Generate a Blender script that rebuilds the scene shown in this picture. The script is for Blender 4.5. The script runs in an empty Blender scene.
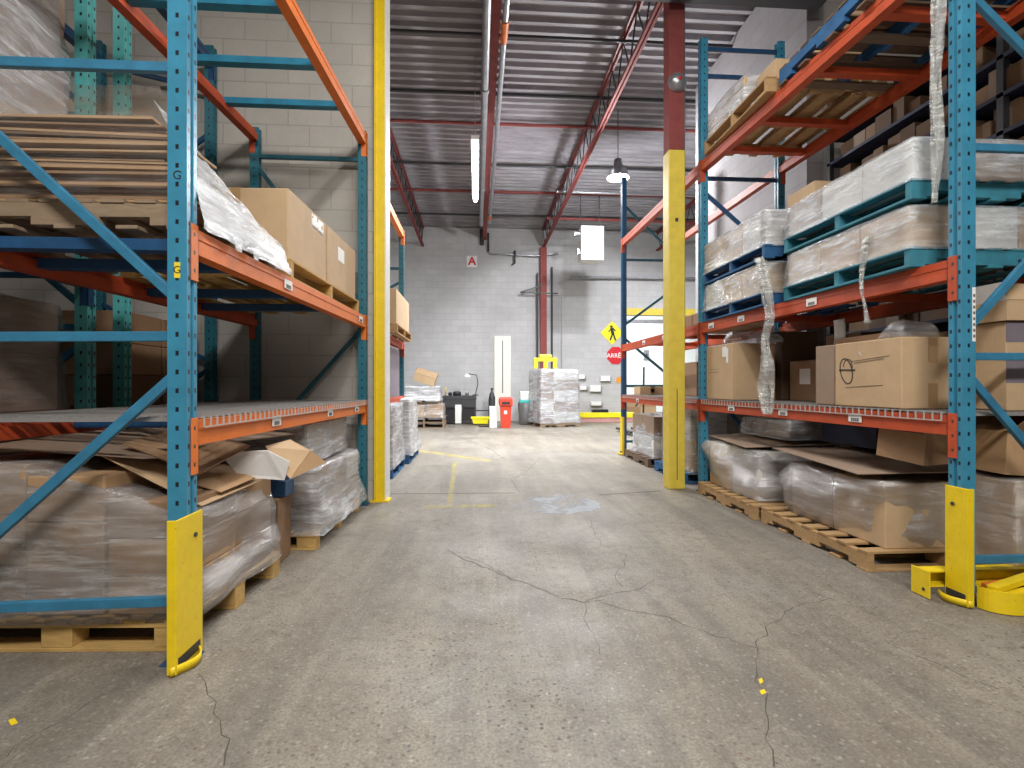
import bpy, bmesh, math, random
from mathutils import Vector, Matrix, noise
R = random.Random(7)
PI = math.pi
SC = bpy.context.scene
COL = SC.collection
H = 1.13                                   # eye height
YAW = math.atan(35/512.0)

# ------------------------------------------------------------------ materials
def new_mat(name):
    m = bpy.data.materials.new(name); m.use_nodes = True
    nt = m.node_tree; nt.nodes.clear()
    out = nt.nodes.new('ShaderNodeOutputMaterial')
    b = nt.nodes.new('ShaderNodeBsdfPrincipled')
    nt.links.new(b.outputs[0], out.inputs[0])
    return m, nt, b, out
def N(nt, t, **kw):
    n = nt.nodes.new(t)
    for k, v in kw.items():
        if k.startswith('i_'):
            key = k[2:]
            n.inputs[int(key) if key.isdigit() else key].default_value = v
        else: setattr(n, k, v)
    return n
def ramp(nt, fac, stops):
    r = nt.nodes.new('ShaderNodeValToRGB')
    el = r.color_ramp.elements
    while len(el) < len(stops): el.new(0.5)
    for e, (p, c) in zip(el, stops):
        e.position = p; e.color = (c[0], c[1], c[2], 1) if not isinstance(c, (int, float)) else (c, c, c, 1)
    nt.links.new(fac, r.inputs[0]); return r.outputs[0]
def coords(nt, kind='Object', scale=(1,1,1), rot=(0,0,0)):
    tc = nt.nodes.new('ShaderNodeTexCoord'); mp = nt.nodes.new('ShaderNodeMapping')
    mp.inputs['Scale'].default_value = scale; mp.inputs['Rotation'].default_value = rot
    nt.links.new(tc.outputs[kind], mp.inputs[0]); return mp.outputs[0]
def noise_tex(nt, vec, scale, detail=4, rough=.6, dist=0):
    n = N(nt, 'ShaderNodeTexNoise'); n.inputs['Scale'].default_value = scale
    n.inputs['Detail'].default_value = detail; n.inputs['Roughness'].default_value = rough
    n.inputs['Distortion'].default_value = dist
    nt.links.new(vec, n.inputs['Vector']); return n.outputs['Fac']
def mixc(nt, fac, a, b, mode='MIX'):
    m = nt.nodes.new('ShaderNodeMix'); m.data_type = 'RGBA'; m.blend_type = mode
    for s, v in ((m.inputs[0], fac), (m.inputs[6], a), (m.inputs[7], b)):
        if isinstance(v, bpy.types.NodeSocket): nt.links.new(v, s)
        elif isinstance(v, (tuple, list)): s.default_value = (v[0], v[1], v[2], 1)
        else: s.default_value = v
    return m.outputs[2]
def math_n(nt, op, a, b=0.0, c=None):
    m = nt.nodes.new('ShaderNodeMath'); m.operation = op
    for i, v in enumerate((a, b) if c is None else (a, b, c)):
        if isinstance(v, bpy.types.NodeSocket): nt.links.new(v, m.inputs[i])
        else: m.inputs[i].default_value = v
    return m.outputs[0]
def bump(nt, b, h, strength=.3, dist=.01):
    bp = nt.nodes.new('ShaderNodeBump'); bp.inputs['Strength'].default_value = strength
    bp.inputs['Distance'].default_value = dist
    nt.links.new(h, bp.inputs['Height']); nt.links.new(bp.outputs[0], b.inputs['Normal'])

def paint(name, col, rough=.45, wear=.12, dark=.6, metal=0.0, sc=9):
    """painted steel with scuffs"""
    m, nt, b, o = new_mat(name)
    v = coords(nt)
    n = noise_tex(nt, v, sc, 6, .65)
    f = ramp(nt, n, [(.30, 0), (.75, 1)])
    c = mixc(nt, f, tuple(x*dark for x in col), col)
    n2 = noise_tex(nt, v, sc*6, 3, .7)
    s = ramp(nt, n2, [(.70-wear*.3, 0), (.80, 1)])
    c = mixc(nt, s, c, tuple(x*.35+.03 for x in col))
    nt.links.new(c, b.inputs['Base Color'])
    b.inputs['Roughness'].default_value = rough; b.inputs['Metallic'].default_value = metal
    return m
def post_paint(name, col, pitch=.0762, dark=.7):
    """painted upright with its punched slots at every pitch"""
    m, nt, b, o = new_mat(name)
    v = coords(nt)
    n = noise_tex(nt, v, 6, 6, .65)
    c = mixc(nt, ramp(nt, n, [(.3, 0), (.7, 1)]), tuple(x*dark for x in col), col)
    sp = N(nt, 'ShaderNodeSeparateXYZ'); nt.links.new(v, sp.inputs[0])
    g = N(nt, 'ShaderNodeNewGeometry'); tcn = N(nt, 'ShaderNodeTexCoord')
    sn = N(nt, 'ShaderNodeSeparateXYZ'); nt.links.new(tcn.outputs['Normal'], sn.inputs[0])
    fz = math_n(nt, 'FRACT', math_n(nt, 'DIVIDE', sp.outputs[2], pitch))
    hz = math_n(nt, 'LESS_THAN', math_n(nt, 'ABSOLUTE', math_n(nt, 'SUBTRACT', fz, .5)), .13)
    hx = math_n(nt, 'LESS_THAN', math_n(nt, 'ABSOLUTE', sp.outputs[0]), .0065)
    ay = math_n(nt, 'ABSOLUTE', sp.outputs[1])
    hy = math_n(nt, 'LESS_THAN', math_n(nt, 'ABSOLUTE', math_n(nt, 'SUBTRACT', ay, .024)), .0065)
    onx = math_n(nt, 'GREATER_THAN', math_n(nt, 'ABSOLUTE', sn.outputs[0]), .7)
    ony = math_n(nt, 'GREATER_THAN', math_n(nt, 'ABSOLUTE', sn.outputs[1]), .7)
    a = math_n(nt, 'MULTIPLY', onx, hy); d = math_n(nt, 'MULTIPLY', ony, hx)
    hole = math_n(nt, 'MULTIPLY', math_n(nt, 'ADD', a, d), hz)
    c = mixc(nt, hole, c, (.008, .012, .02))
    nt.links.new(c, b.inputs['Base Color']); b.inputs['Roughness'].default_value = .38
    return m
def plain(name, col, rough=.6, metal=0.0, emit=0, var=.12, sc=8):
    m, nt, b, o = new_mat(name)
    n = noise_tex(nt, coords(nt), sc, 5, .6)
    c = mixc(nt, ramp(nt, n, [(.3, 0), (.7, 1)]), tuple(x*(1-var) for x in col), col)
    nt.links.new(c, b.inputs['Base Color'])
    b.inputs['Roughness'].default_value = rough; b.inputs['Metallic'].default_value = metal
    if emit:
        b.inputs['Emission Color'].default_value = (col[0], col[1], col[2], 1)
        b.inputs['Emission Strength'].default_value = emit
    return m
def card(name, col, rough=.8):
    m, nt, b, o = new_mat(name)
    v = coords(nt)
    n = noise_tex(nt, v, 5, 6, .7)
    c = mixc(nt, ramp(nt, n, [(.3, 0), (.72, 1)]), tuple(x*.84 for x in col), col)
    v2 = coords(nt, scale=(160, 160, 2)); n2 = noise_tex(nt, v2, 1, 2, .5)
    c = mixc(nt, ramp(nt, n2, [(.35, .08), (.6, 0)]), c, tuple(x*.6 for x in col))
    nt.links.new(c, b.inputs['Base Color']); b.inputs['Roughness'].default_value = rough
    return m
def wood(name, col):
    m, nt, b, o = new_mat(name)
    n = noise_tex(nt, coords(nt, scale=(3, 14, 14)), 3, 8, .7, .6)
    c = mixc(nt, ramp(nt, n, [(.25, 0), (.75, 1)]), tuple(x*.55 for x in col), col)
    n2 = noise_tex(nt, coords(nt), 2.3, 3, .6)
    c = mixc(nt, ramp(nt, n2, [(.35, .45), (.65, 0)]), c, (col[0]*.5, col[1]*.47, col[2]*.45))
    nt.links.new(c, b.inputs['Base Color']); b.inputs['Roughness'].default_value = .85
    bump(nt, b, n, .2, .004)
    return m
def wrap(name, lo, hi, col=(.82, .84, .88), rot=(.5, .35, .2), rough=.2, sc=1.0, gloss=.10):
    """stretch film: clear to milky in drawn-out streaks, with a glossy skin"""
    m, nt, b, o = new_mat(name)
    v = coords(nt, scale=(1.0*sc, 1.0*sc, 6*sc), rot=rot)
    n = noise_tex(nt, v, 2.4, 8, .66, .8)
    v2 = coords(nt, scale=(1, 1, 2.2)); n2 = noise_tex(nt, v2, 2.8, 4, .6, .5)
    v3 = coords(nt, scale=(1.5*sc, 1.5*sc, 15*sc), rot=(-rot[0]*.8, rot[1]*1.4, .4)); n3 = noise_tex(nt, v3, 2.2, 5, .6, .3)
    s = math_n(nt, 'ADD', math_n(nt, 'MULTIPLY', n, .4), math_n(nt, 'ADD', math_n(nt, 'MULTIPLY', n2, .35), math_n(nt, 'MULTIPLY', n3, .25)))
    al = ramp(nt, s, [(.40, lo), (.52, lo+(hi-lo)*.4), (.62, hi)])
    c = mixc(nt, ramp(nt, n3, [(.38, 0), (.58, 1)]), tuple(x*.55 for x in col), col)  # darker streaks put the shading of wrinkles into the film colour
    c = mixc(nt, ramp(nt, n, [(.42, .5), (.58, 0)]), c, tuple(x*.5 for x in col))
    nt.links.new(c, b.inputs['Base Color'])
    b.inputs['Roughness'].default_value = .5
    h = math_n(nt, 'ADD', math_n(nt, 'MULTIPLY', n, 1.0), math_n(nt, 'ADD', math_n(nt, 'MULTIPLY', n2, 1.2), math_n(nt, 'MULTIPLY', n3, .45)))
    bump(nt, b, h, .5, .02)
    tr = N(nt, 'ShaderNodeBsdfTransparent'); gl = N(nt, 'ShaderNodeBsdfGlossy'); gl.inputs['Roughness'].default_value = rough
    bp = N(nt, 'ShaderNodeBump'); bp.inputs['Strength'].default_value = .8; bp.inputs['Distance'].default_value = .03
    nt.links.new(h, bp.inputs['Height']); nt.links.new(bp.outputs[0], gl.inputs['Normal'])
    m1 = N(nt, 'ShaderNodeMixShader'); nt.links.new(al, m1.inputs[0]); nt.links.new(tr.outputs[0], m1.inputs[1]); nt.links.new(b.outputs[0], m1.inputs[2])
    lw = N(nt, 'ShaderNodeLayerWeight'); lw.inputs['Blend'].default_value = .25
    fr = math_n(nt, 'ADD', gloss, math_n(nt, 'MULTIPLY', lw.outputs['Facing'], .22))
    m2 = N(nt, 'ShaderNodeMixShader'); nt.links.new(fr, m2.inputs[0]); nt.links.new(m1.outputs[0], m2.inputs[1]); nt.links.new(gl.outputs[0], m2.inputs[2])
    nt.links.new(m2.outputs[0], o.inputs[0])
    return m
def block_wall(name, col, axis='x', soot=True):
    m, nt, b, o = new_mat(name)
    tc = N(nt, 'ShaderNodeTexCoord'); sp = N(nt, 'ShaderNodeSeparateXYZ'); cb = N(nt, 'ShaderNodeCombineXYZ')
    nt.links.new(tc.outputs['Object'], sp.inputs[0])
    nt.links.new(sp.outputs[0 if axis == 'x' else 1], cb.inputs[0]); nt.links.new(sp.outputs[2], cb.inputs[1])
    br = N(nt, 'ShaderNodeTexBrick'); nt.links.new(cb.outputs[0], br.inputs['Vector'])
    br.inputs['Scale'].default_value = 1; br.inputs['Brick Width'].default_value = .4064
    br.inputs['Row Height'].default_value = .2032; br.inputs['Mortar Size'].default_value = .007
    br.inputs['Mortar Smooth'].default_value = .3; br.inputs['Bias'].default_value = 0
    br.inputs['Color1'].default_value = (*col, 1); br.inputs['Color2'].default_value = (*[x*.90 for x in col], 1)
    br.inputs['Mortar'].default_value = (*[x*.76 for x in col], 1)
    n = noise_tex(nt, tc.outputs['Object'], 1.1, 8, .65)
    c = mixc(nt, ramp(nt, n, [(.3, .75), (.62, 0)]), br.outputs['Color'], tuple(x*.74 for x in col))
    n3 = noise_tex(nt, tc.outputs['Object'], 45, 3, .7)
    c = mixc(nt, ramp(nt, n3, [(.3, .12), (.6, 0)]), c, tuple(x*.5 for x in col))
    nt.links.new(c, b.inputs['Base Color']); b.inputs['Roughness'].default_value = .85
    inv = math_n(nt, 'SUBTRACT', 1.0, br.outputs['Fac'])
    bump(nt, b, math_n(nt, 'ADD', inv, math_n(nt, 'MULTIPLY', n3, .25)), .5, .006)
    return m

TEAL = (.045, .26, .41); BLUE = (.022, .115, .30); DTEAL = (.03, .20, .25)
M = dict(
    post_blue=post_paint('upright_blue', TEAL),
    post_green=post_paint('upright_green', (.10, .42, .42)),
    post_deep=post_paint('upright_deep_teal', (.02, .16, .22)),
    post_navy=post_paint('upright_navy', (.018, .11, .25), .05),
    brace_blue=paint('brace_blue', (.04, .22, .38)), brace_deep=paint('brace_deep_teal', (.02, .13, .18)),
    bar_blue=paint('crossbar_blue', (.018, .085, .21)), bar_teal=paint('crossbar_teal', (.02, .23, .38)),
    orange=paint('beam_orange', (.78, .18, .018), .55, .25, .78), redor=paint('beam_red_orange', (.55, .075, .018), .55, .25, .7),
    yellow=paint('safety_yellow', (.86, .62, .01), .42, .25, .82), yel2=paint('column_yellow', (.78, .60, .07), .5, .2, .8),
    redox=paint('red_oxide_steel', (.28, .06, .055), .8, .2, .7), redoxd=paint('joist_red_oxide', (.23, .05, .05), .55, .2, .6),
    galv=plain('galvanised_pipe', (.42, .43, .46), .35, .7, var=.3), shade_navy=plain('shade_navy', (.02, .025, .06), .7), dark=plain('dark_steel', (.035, .035, .04), .5),
    black=plain('black_plastic', (.012, .012, .014), .5), wire=plain('zinc_wire', (.50, .49, .47), .45, .3),
    wiregrey=plain('grey_deck_wire', (.30, .29, .28), .5, .2),
    card=card('kraft_cardboard', (.47, .295, .155)), card2=card('pale_cardboard', (.56, .39, .23)), card3=card('brown_cardboard', (.31, .185, .10)),
    card4=card('grey_brown_cardboard', (.33, .235, .17)), white_card=card('white_cardboard', (.72, .70, .68)), mauve=card('grey_mauve_print', (.20, .17, .20)),
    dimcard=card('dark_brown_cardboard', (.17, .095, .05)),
    tape=plain('packing_tape', (.40, .25, .12), .25), wood=wood('pallet_pine', (.56, .35, .16)), wood2=wood('old_pallet_wood', (.36, .26, .17)),
    wood_d=wood('dark_pallet_wood', (.20, .13, .085)), wood_y=wood('yellow_pine', (.66, .42, .14)),
    wteal=paint('pallet_teal', (.04, .25, .34), .7, .3, .6), wblue=paint('pallet_blue', (.02, .12, .30), .7, .3, .6),
    clear=wrap('film_clear', .06, .50, (.72, .74, .78)), shiny=wrap('film_shiny', .12, .62, (.66, .67, .70), gloss=.24, rough=.16), thin=wrap('film_thin', .0, .14, (.7, .7, .72), gloss=.03), milky=wrap('film_milky', .22, .80, (.74, .77, .82)), 
    smoky=wrap('film_smoky', .18, .70, (.36, .33, .31)), greyish=wrap('film_greyish', .25, .72, (.50, .48, .47)), strand=wrap('film_strand', .10, .75, (.84, .85, .82), sc=2.2),
    paper=plain('white_paper', (.80, .80, .78), .6, var=.04), ink=plain('black_ink', (.02, .02, .022), .6), ink2=plain('grey_ink', (.17, .13, .11), .7),
    redsign=plain('sign_red', (.62, .02, .03), .4), yelsign=plain('sign_yellow', (.90, .80, .02), .4), tagyel=plain('tag_yellow', (.85, .66, .03), .4),
    white=plain('white_paint', (.78, .78, .75), .45, var=.05), steel=plain('stainless_steel', (.45, .45, .46), .3, .8),
    redbin=plain('red_orange_plastic', (.62, .055, .025), .35), cream=plain('cream_panel', (.80, .78, .70), .5, var=.05),
    teal_pl=plain('teal_plastic', (.05, .45, .42), .4), orange_pl=plain('orange_plastic', (.85, .32, .02), .4),
    )
M['film_white'] = wrap('film_white_dense', .42, .95, (.76, .78, .82), gloss=.14)
M['film_teal'] = wrap('film_bluish', .12, .66, (.86, .93, 1.0), rot=(.3, .1, .1))

# ------------------------------------------------------------------ mesh builder
class MB:
    def __init__(s): s.v = []; s.f = []; s.sm = []
    def add(s, vs, fs, smooth=False):
        o = len(s.v); s.v += [Vector(v) for v in vs]; s.f += [tuple(i+o for i in f) for f in fs]; s.sm += [smooth]*len(fs)
        return s
    def box(s, x0, x1, y0, y1, z0, z1):
        if x0 > x1: x0, x1 = x1, x0
        if y0 > y1: y0, y1 = y1, y0
        if z0 > z1: z0, z1 = z1, z0
        return s.add([(x0,y0,z0),(x1,y0,z0),(x1,y1,z0),(x0,y1,z0),(x0,y0,z1),(x1,y0,z1),(x1,y1,z1),(x0,y1,z1)],
              [(0,3,2,1),(4,5,6,7),(0,1,5,4),(1,2,6,5),(2,3,7,6),(3,0,4,7)])
    def bar(s, a, b, w, h, up=(0,0,1)):
        a = Vector(a); b = Vector(b); d = (b-a).normalized(); u = Vector(up)
        if abs(d.dot(u)) > .98: u = Vector((0,1,0))
        r = d.cross(u).normalized(); u = r.cross(d).normalized()
        vs = []
        for p in (a, b):
            for (i, j) in ((-1,-1),(1,-1),(1,1),(-1,1)): vs.append(p + r*i*w/2 + u*j*h/2)
        return s.add(vs, [(0,1,2,3),(7,6,5,4),(0,4,5,1),(1,5,6,2),(2,6,7,3),(3,7,4,0)])
    def tube(s, pts, r, n=8, cap=True, rs=None):
        pts = [Vector(p) for p in pts]; vs = []; fs = []
        pu = None
        for i, p in enumerate(pts):
            d = (pts[min(i+1, len(pts)-1)] - pts[max(i-1, 0)]).normalized()
            u = pu if pu is not None else (Vector((0,0,1)) if abs(d.z) < .9 else Vector((1,0,0)))
            u = (u - d*u.dot(d)).normalized(); pu = u; w = d.cross(u)
            rr = rs[i] if rs else r
            for k in range(n):
                t = 2*PI*k/n; vs.append(p + (u*math.cos(t) + w*math.sin(t))*rr)
        for i in range(len(pts)-1):
            for k in range(n):
                a = i*n+k; b = i*n+(k+1) % n; fs.append((a, b, b+n, a+n))
        s.add(vs, fs, True)
        if cap:
            s.add([v for v in vs[:n]], [tuple(range(n))[::-1]]); s.add([v for v in vs[-n:]], [tuple(range(n))])
        return s
    def lathe(s, c, prof, n=20):
        vs = []; fs = []
        for (r, z) in prof:
            for k in range(n): vs.append((c[0]+r*math.cos(2*PI*k/n), c[1]+r*math.sin(2*PI*k/n), c[2]+z))
        for i in range(len(prof)-1):
            for k in range(n):
                a = i*n+k; b = i*n+(k+1) % n; fs.append((a, b, b+n, a+n))
        return s.add(vs, fs, True)
    def prism(s, poly, z0, z1):
        n = len(poly)
        return s.add([(p[0],p[1],z0) for p in poly]+[(p[0],p[1],z1) for p in poly],
              [tuple(range(n))[::-1], tuple(range(n, 2*n))]+[(i,(i+1)%n,(i+1)%n+n,i+n) for i in range(n)])
    def sheet(s, pts, t):                # planar polygon with thickness t
        P = [Vector(p) for p in pts]; nn = (P[1]-P[0]).cross(P[2]-P[0]).normalized()*t; n = len(P)
        return s.add(P + [p+nn for p in P], [tuple(range(n))[::-1], tuple(range(n, 2*n))]+[(i,(i+1)%n,(i+1)%n+n,i+n) for i in range(n)])
    def grid(s, fn, nu, nv, smooth=True):
        vs = [fn(i/nu, j/nv) for j in range(nv+1) for i in range(nu+1)]
        fs = [(j*(nu+1)+i, j*(nu+1)+i+1, (j+1)*(nu+1)+i+1, (j+1)*(nu+1)+i) for j in range(nv) for i in range(nu)]
        return s.add(vs, fs, smooth)

def obj(name, mb, mat, parent=None, loc=(0,0,0), bevel=0, solid=0, rot=0):
    me = bpy.data.meshes.new(name); me.from_pydata([tuple(v) for v in mb.v], [], mb.f); me.update()
    me.polygons.foreach_set('use_smooth', mb.sm)
    bm = bmesh.new(); bm.from_mesh(me); bmesh.ops.recalc_face_normals(bm, faces=bm.faces[:]); bm.to_mesh(me); bm.free()
    me.materials.append(M[mat] if isinstance(mat, str) else mat)
    o = bpy.data.objects.new(name, me); COL.objects.link(o)
    o.parent = parent; o.location = loc; o.rotation_euler.z = rot
    if bevel:
        b = o.modifiers.new('bevel', 'BEVEL'); b.width = bevel; b.segments = 2; b.limit_method = 'ANGLE'
    if solid:
        b = o.modifiers.new('solid', 'SOLIDIFY'); b.thickness = solid
    return o
def tag(o, label=None, cat=None, group=None, kind=None):
    if label: o['label'] = label
    if cat: o['category'] = cat
    if group: o['group'] = group
    if kind: o['kind'] = kind
    return o
def thing(name, label, cat, loc=(0,0,0), rz=0, group=None):
    o = bpy.data.objects.new(name, None); COL.objects.link(o); o.location = loc; o.rotation_euler.z = rz
    o.empty_display_size = .1
    return tag(o, label, cat, group)
def struct(name, mb, mat, parent=None, label=None, **k):
    o = obj(name, mb, mat, parent, **k)
    if parent is None: o['kind'] = 'structure'
    if label: o['label'] = label
    return o
def copy_tree(o, parent=None):
    c = o.copy(); COL.objects.link(c); c.parent = parent
    for ch in o.children: copy_tree(ch, c)
    return c
FONT = None
def text(name, s, size, mat, parent, loc, rot, extrude=.002, align='CENTER', offset=0):
    cu = bpy.data.curves.new(name, 'FONT'); cu.body = s; cu.size = size; cu.extrude = extrude
    cu.align_x = align; cu.align_y = 'CENTER'; cu.offset = offset
    cu.materials.append(M[mat]); o = bpy.data.objects.new(name, cu); COL.objects.link(o)
    me = bpy.data.meshes.new_from_object(o); COL.objects.unlink(o); bpy.data.objects.remove(o)
    o = bpy.data.objects.new(name, me); COL.objects.link(o)
    o.parent = parent; o.location = loc; o.rotation_euler = rot
    return o

# ------------------------------------------------------------------ camera
cam = bpy.data.objects.new('camera', bpy.data.cameras.new('camera')); COL.objects.link(cam)
cam.data.sensor_width = 36; cam.data.lens = 18.0; cam.data.shift_y = 2/1024.0; cam.data.clip_end = 200; cam.data.clip_start = .05
cam.location = (0, 0, H); cam.rotation_euler = (PI/2, 0, -YAW)
SC.camera = cam

# ------------------------------------------------------------------ the setting
# floor
fm, nt, b, o = new_mat('warehouse_concrete')
v = coords(nt)
c = mixc(nt, ramp(nt, noise_tex(nt, v, .9, 8, .62, .4), [(.30, 0), (.70, 1)]), (.172, .148, .118), (.32, .288, .235))
st = noise_tex(nt, coords(nt, scale=(3.2, .28, 1), rot=(0, 0, .12)), 1.4, 6, .6, .3)      # long drag and tyre streaks
c = mixc(nt, ramp(nt, st, [(.38, .55), (.60, 0)]), c, (.12, .11, .10))
c = mixc(nt, ramp(nt, noise_tex(nt, v, .33, 4, .5, .6), [(.50, 0), (.72, .45)]), c, (.40, .395, .385))
c = mixc(nt, ramp(nt, noise_tex(nt, v, 11, 7, .72), [(.36, .55), (.52, 0), (.60, 0), (.75, .35)]), c, (.13, .105, .085))
c = mixc(nt, ramp(nt, noise_tex(nt, coords(nt, scale=(5, .6, 1), rot=(0, 0, -.25)), 1.6, 7, .68, .5), [(.50, 0), (.70, .25)]), c, (.42, .38, .31))
c = mixc(nt, ramp(nt, noise_tex(nt, v, 26, 5, .7), [(.56, 0), (.70, .4)]), c, (.45, .41, .34))
vo = N(nt, 'ShaderNodeTexVoronoi'); vo.inputs['Scale'].default_value = 40; nt.links.new(v, vo.inputs['Vector'])
agg = ramp(nt, vo.outputs['Distance'], [(.18, 1), (.36, 0)])
sepc = N(nt, 'ShaderNodeSeparateColor'); nt.links.new(vo.outputs['Color'], sepc.inputs[0])
pick = ramp(nt, sepc.outputs[0], [(.34, 0), (.40, 1)])
zone = ramp(nt, noise_tex(nt, coords(nt, scale=(1, 1, 1)), .8, 3, .5), [(.40, 0), (.62, 1)])
f = math_n(nt, 'MULTIPLY', math_n(nt, 'MULTIPLY', agg, pick), math_n(nt, 'ADD', math_n(nt, 'MULTIPLY', zone, .70), .30))
c = mixc(nt, f, c, mixc(nt, sepc.outputs[1], (.04, .042, .05), (.14, .085, .055)))
lt = ramp(nt, sepc.outputs[2], [(.86, 0), (.92, .4)])
c = mixc(nt, math_n(nt, 'MULTIPLY', agg, lt), c, (.45, .42, .36))
fine = noise_tex(nt, v, 90, 4, .7)
c = mixc(nt, ramp(nt, fine, [(.36, .55), (.54, 0)]), c, (.085, .072, .06))
c = mixc(nt, ramp(nt, fine, [(.56, 0), (.70, .22)]), c, (.50, .45, .36))
nt.links.new(c, b.inputs['Base Color'])
rr = ramp(nt, noise_tex(nt, v, 1.6, 5, .6), [(.3, .42), (.7, .75)]); nt.links.new(rr, b.inputs['Roughness'])
bump(nt, b, math_n(nt, 'ADD', fine, math_n(nt, 'MULTIPLY', agg, -.4)), .25, .004)
M['floor'] = fm
struct('floor', MB().box(-9, 10, -4, 26, -.2, 0), 'floor')

cm = plain('hairline_crack', (.085, .072, .06), .9); M['crack'] = cm
def W(px, py, d):                          # a point seen at a pixel, at real depth d
    u = (px-512)*d/512; z = H - (py-386)*d/512
    return Vector((u*math.cos(YAW)+d*math.sin(YAW), d*math.cos(YAW)-u*math.sin(YAW), z))
def G(px, py): return W(px, py, H*512/(py-386.0))   # the point of the floor seen there
def crack(pts, w=.006, seed=1):
    rr = random.Random(seed); P = [G(*p) for p in pts]; mb = MB(); line = []
    for a, b2 in zip(P[:-1], P[1:]):
        n = max(2, int((b2-a).length/.05))
        for i in range(n):
            p = a.lerp(b2, i/n); line.append(p + Vector((rr.uniform(-.014, .014), rr.uniform(-.018, .018), 0)))
    line.append(P[-1]); vs = []; fs = []
    for i, p in enumerate(line):
        d = (line[min(i+1, len(line)-1)]-line[max(i-1, 0)]).normalized(); nrm = Vector((-d.y, d.x, 0))
        ww = w*rr.uniform(.35, 1.25)*.36
        vs += [(p+nrm*ww).to_tuple()[:2]+(.0006,), (p-nrm*ww).to_tuple()[:2]+(.0006,)]
        if i: fs.append((2*i-2, 2*i-1, 2*i+1, 2*i))
    mb.add(vs, fs); return mb
CR = MB()
for i, (pts, w) in enumerate([
    ([(448, 550), (470, 562), (500, 574), (530, 586), (560, 597), (582, 602), (602, 600)], .009),
    ([(466, 556), (490, 566), (505, 575)], .005),
    ([(585, 602), (612, 594), (640, 588), (655, 580)], .007),
    ([(622, 588), (616, 575), (625, 564), (625, 555), (602, 545), (594, 533), (590, 520)], .006),
    ([(585, 602), (586, 618), (598, 640), (600, 655)], .004),
    ([(604, 604), (640, 612), (672, 618), (700, 630), (730, 640), (757, 648)], .007),
    ([(757, 648), (768, 625), (800, 605), (830, 598)], .006),
    ([(757, 648), (754, 668), (764, 700), (768, 730), (774, 767)], .007),
    ([(198, 674), (210, 695), (222, 722), (224, 766)], .008),
    ([(0, 760), (20, 745), (60, 722), (95, 700), (130, 684)], .005),
    ([(540, 458), (528, 470), (512, 480), (520, 492)], .012),
    ([(340, 600), (370, 590), (410, 570)], .004),
    ([(880, 640), (930, 662), (1000, 690)], .004),
    ([(440, 425.5), (455, 435), (490, 449), (505, 460)], .02)]):
    m2 = crack(pts, w, i+3); CR.add(m2.v, m2.f)
struct('trim_1', CR, 'crack', label='dark hairline cracks running through the concrete floor')
# saw-cut joint across the aisle
J = MB()
for a, b2 in ((G(388, 494), G(515, 493)), (G(600, 495), G(660, 491))):
    J.add([(a.x, a.y-.012, .0007), (b2.x, b2.y-.012, .0007), (b2.x, b2.y+.012, .0007), (a.x, a.y+.012, .0007)], [(0,1,2,3)])
struct('trim_2', J, 'crack', label='straight saw-cut joint across the aisle floor')
wornm, nt, b, o = new_mat('worn_yellow_line'); v = coords(nt)
n = noise_tex(nt, v, 7, 6, .75); nt.links.new(ramp(nt, n, [(.40, .03), (.60, .55)]), b.inputs['Alpha'])
b.inputs['Base Color'].default_value = (.62, .52, .12, 1); b.inputs['Roughness'].default_value = .6; M['worn'] = wornm
wornw, nt, b, o = new_mat('pale_floor_patch'); v = coords(nt)
n = noise_tex(nt, v, 2.6, 7, .7, .5); tcx = N(nt, 'ShaderNodeTexCoord')
nt.links.new(ramp(nt, n, [(.40, .0), (.56, .7)]), b.inputs['Alpha'])
b.inputs['Base Color'].default_value = (.42, .45, .50, 1); b.inputs['Roughness'].default_value = .35; M['patch'] = wornw
def flatpoly(pts, z=.0009): return MB().add([(p.x, p.y, z) for p in pts], [tuple(range(len(pts)))])
P1 = G(446, 506); P2 = G(452, 455)
tag(obj('yellow_floor_line', flatpoly([G(447, 505), G(452, 505), G(457, 462), G(453, 462)]), 'worn'), 'worn yellow painted line running along the aisle floor', 'floor marking', kind='structure')
tag(obj('yellow_floor_line', flatpoly([G(424, 509), G(496, 507), G(495, 504), G(425, 506)], .0012), 'worn'), 'worn pale cross line at the near end of the yellow aisle line', 'floor marking', kind='structure')
tag(obj('yellow_floor_line', flatpoly([G(413, 451), G(490, 462), G(492, 460), G(414, 449)], .0012), 'worn'), 'worn yellow line slanting from the far left pallets into the aisle', 'floor marking', kind='structure')
pp = []
rr = random.Random(5)
for k in range(40):
    t = 2*PI*k/40; r = 1+.22*noise.noise(Vector((math.cos(t)*1.6, math.sin(t)*1.6, 3)))+rr.uniform(-.05, .05)
    pp.append(G(556+44*r*math.cos(t), 505+9*r*math.sin(t)))
tag(obj('floor_patch', flatpoly(pp), 'patch'), 'pale bluish worn patch on the aisle floor past the crack', 'floor marking', kind='structure')
for (px, py, w, h) in ((761, 681, 2.5, 3.2), (763, 692, 3.5, 3), (13, 722, 5, 4)):
    tag(obj('paint_fleck', flatpoly([G(px-w, py-h*.4), G(px+w*.3, py-h), G(px+w, py+h*.3), G(px-w*.4, py+h)]), 'yellow'),
        {681: 'upper of two yellow paint flecks on the crack at the floor front', 692: 'lower of two yellow paint flecks on the crack at the floor front', 722: 'yellow paint fleck on the floor near the lower left corner'}[py], 'paint mark', 'yellow paint flecks', kind='structure')

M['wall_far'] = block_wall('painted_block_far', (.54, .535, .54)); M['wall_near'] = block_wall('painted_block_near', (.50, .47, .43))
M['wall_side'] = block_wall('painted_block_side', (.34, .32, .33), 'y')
YF = 16.45; ZC = 6.2
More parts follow.
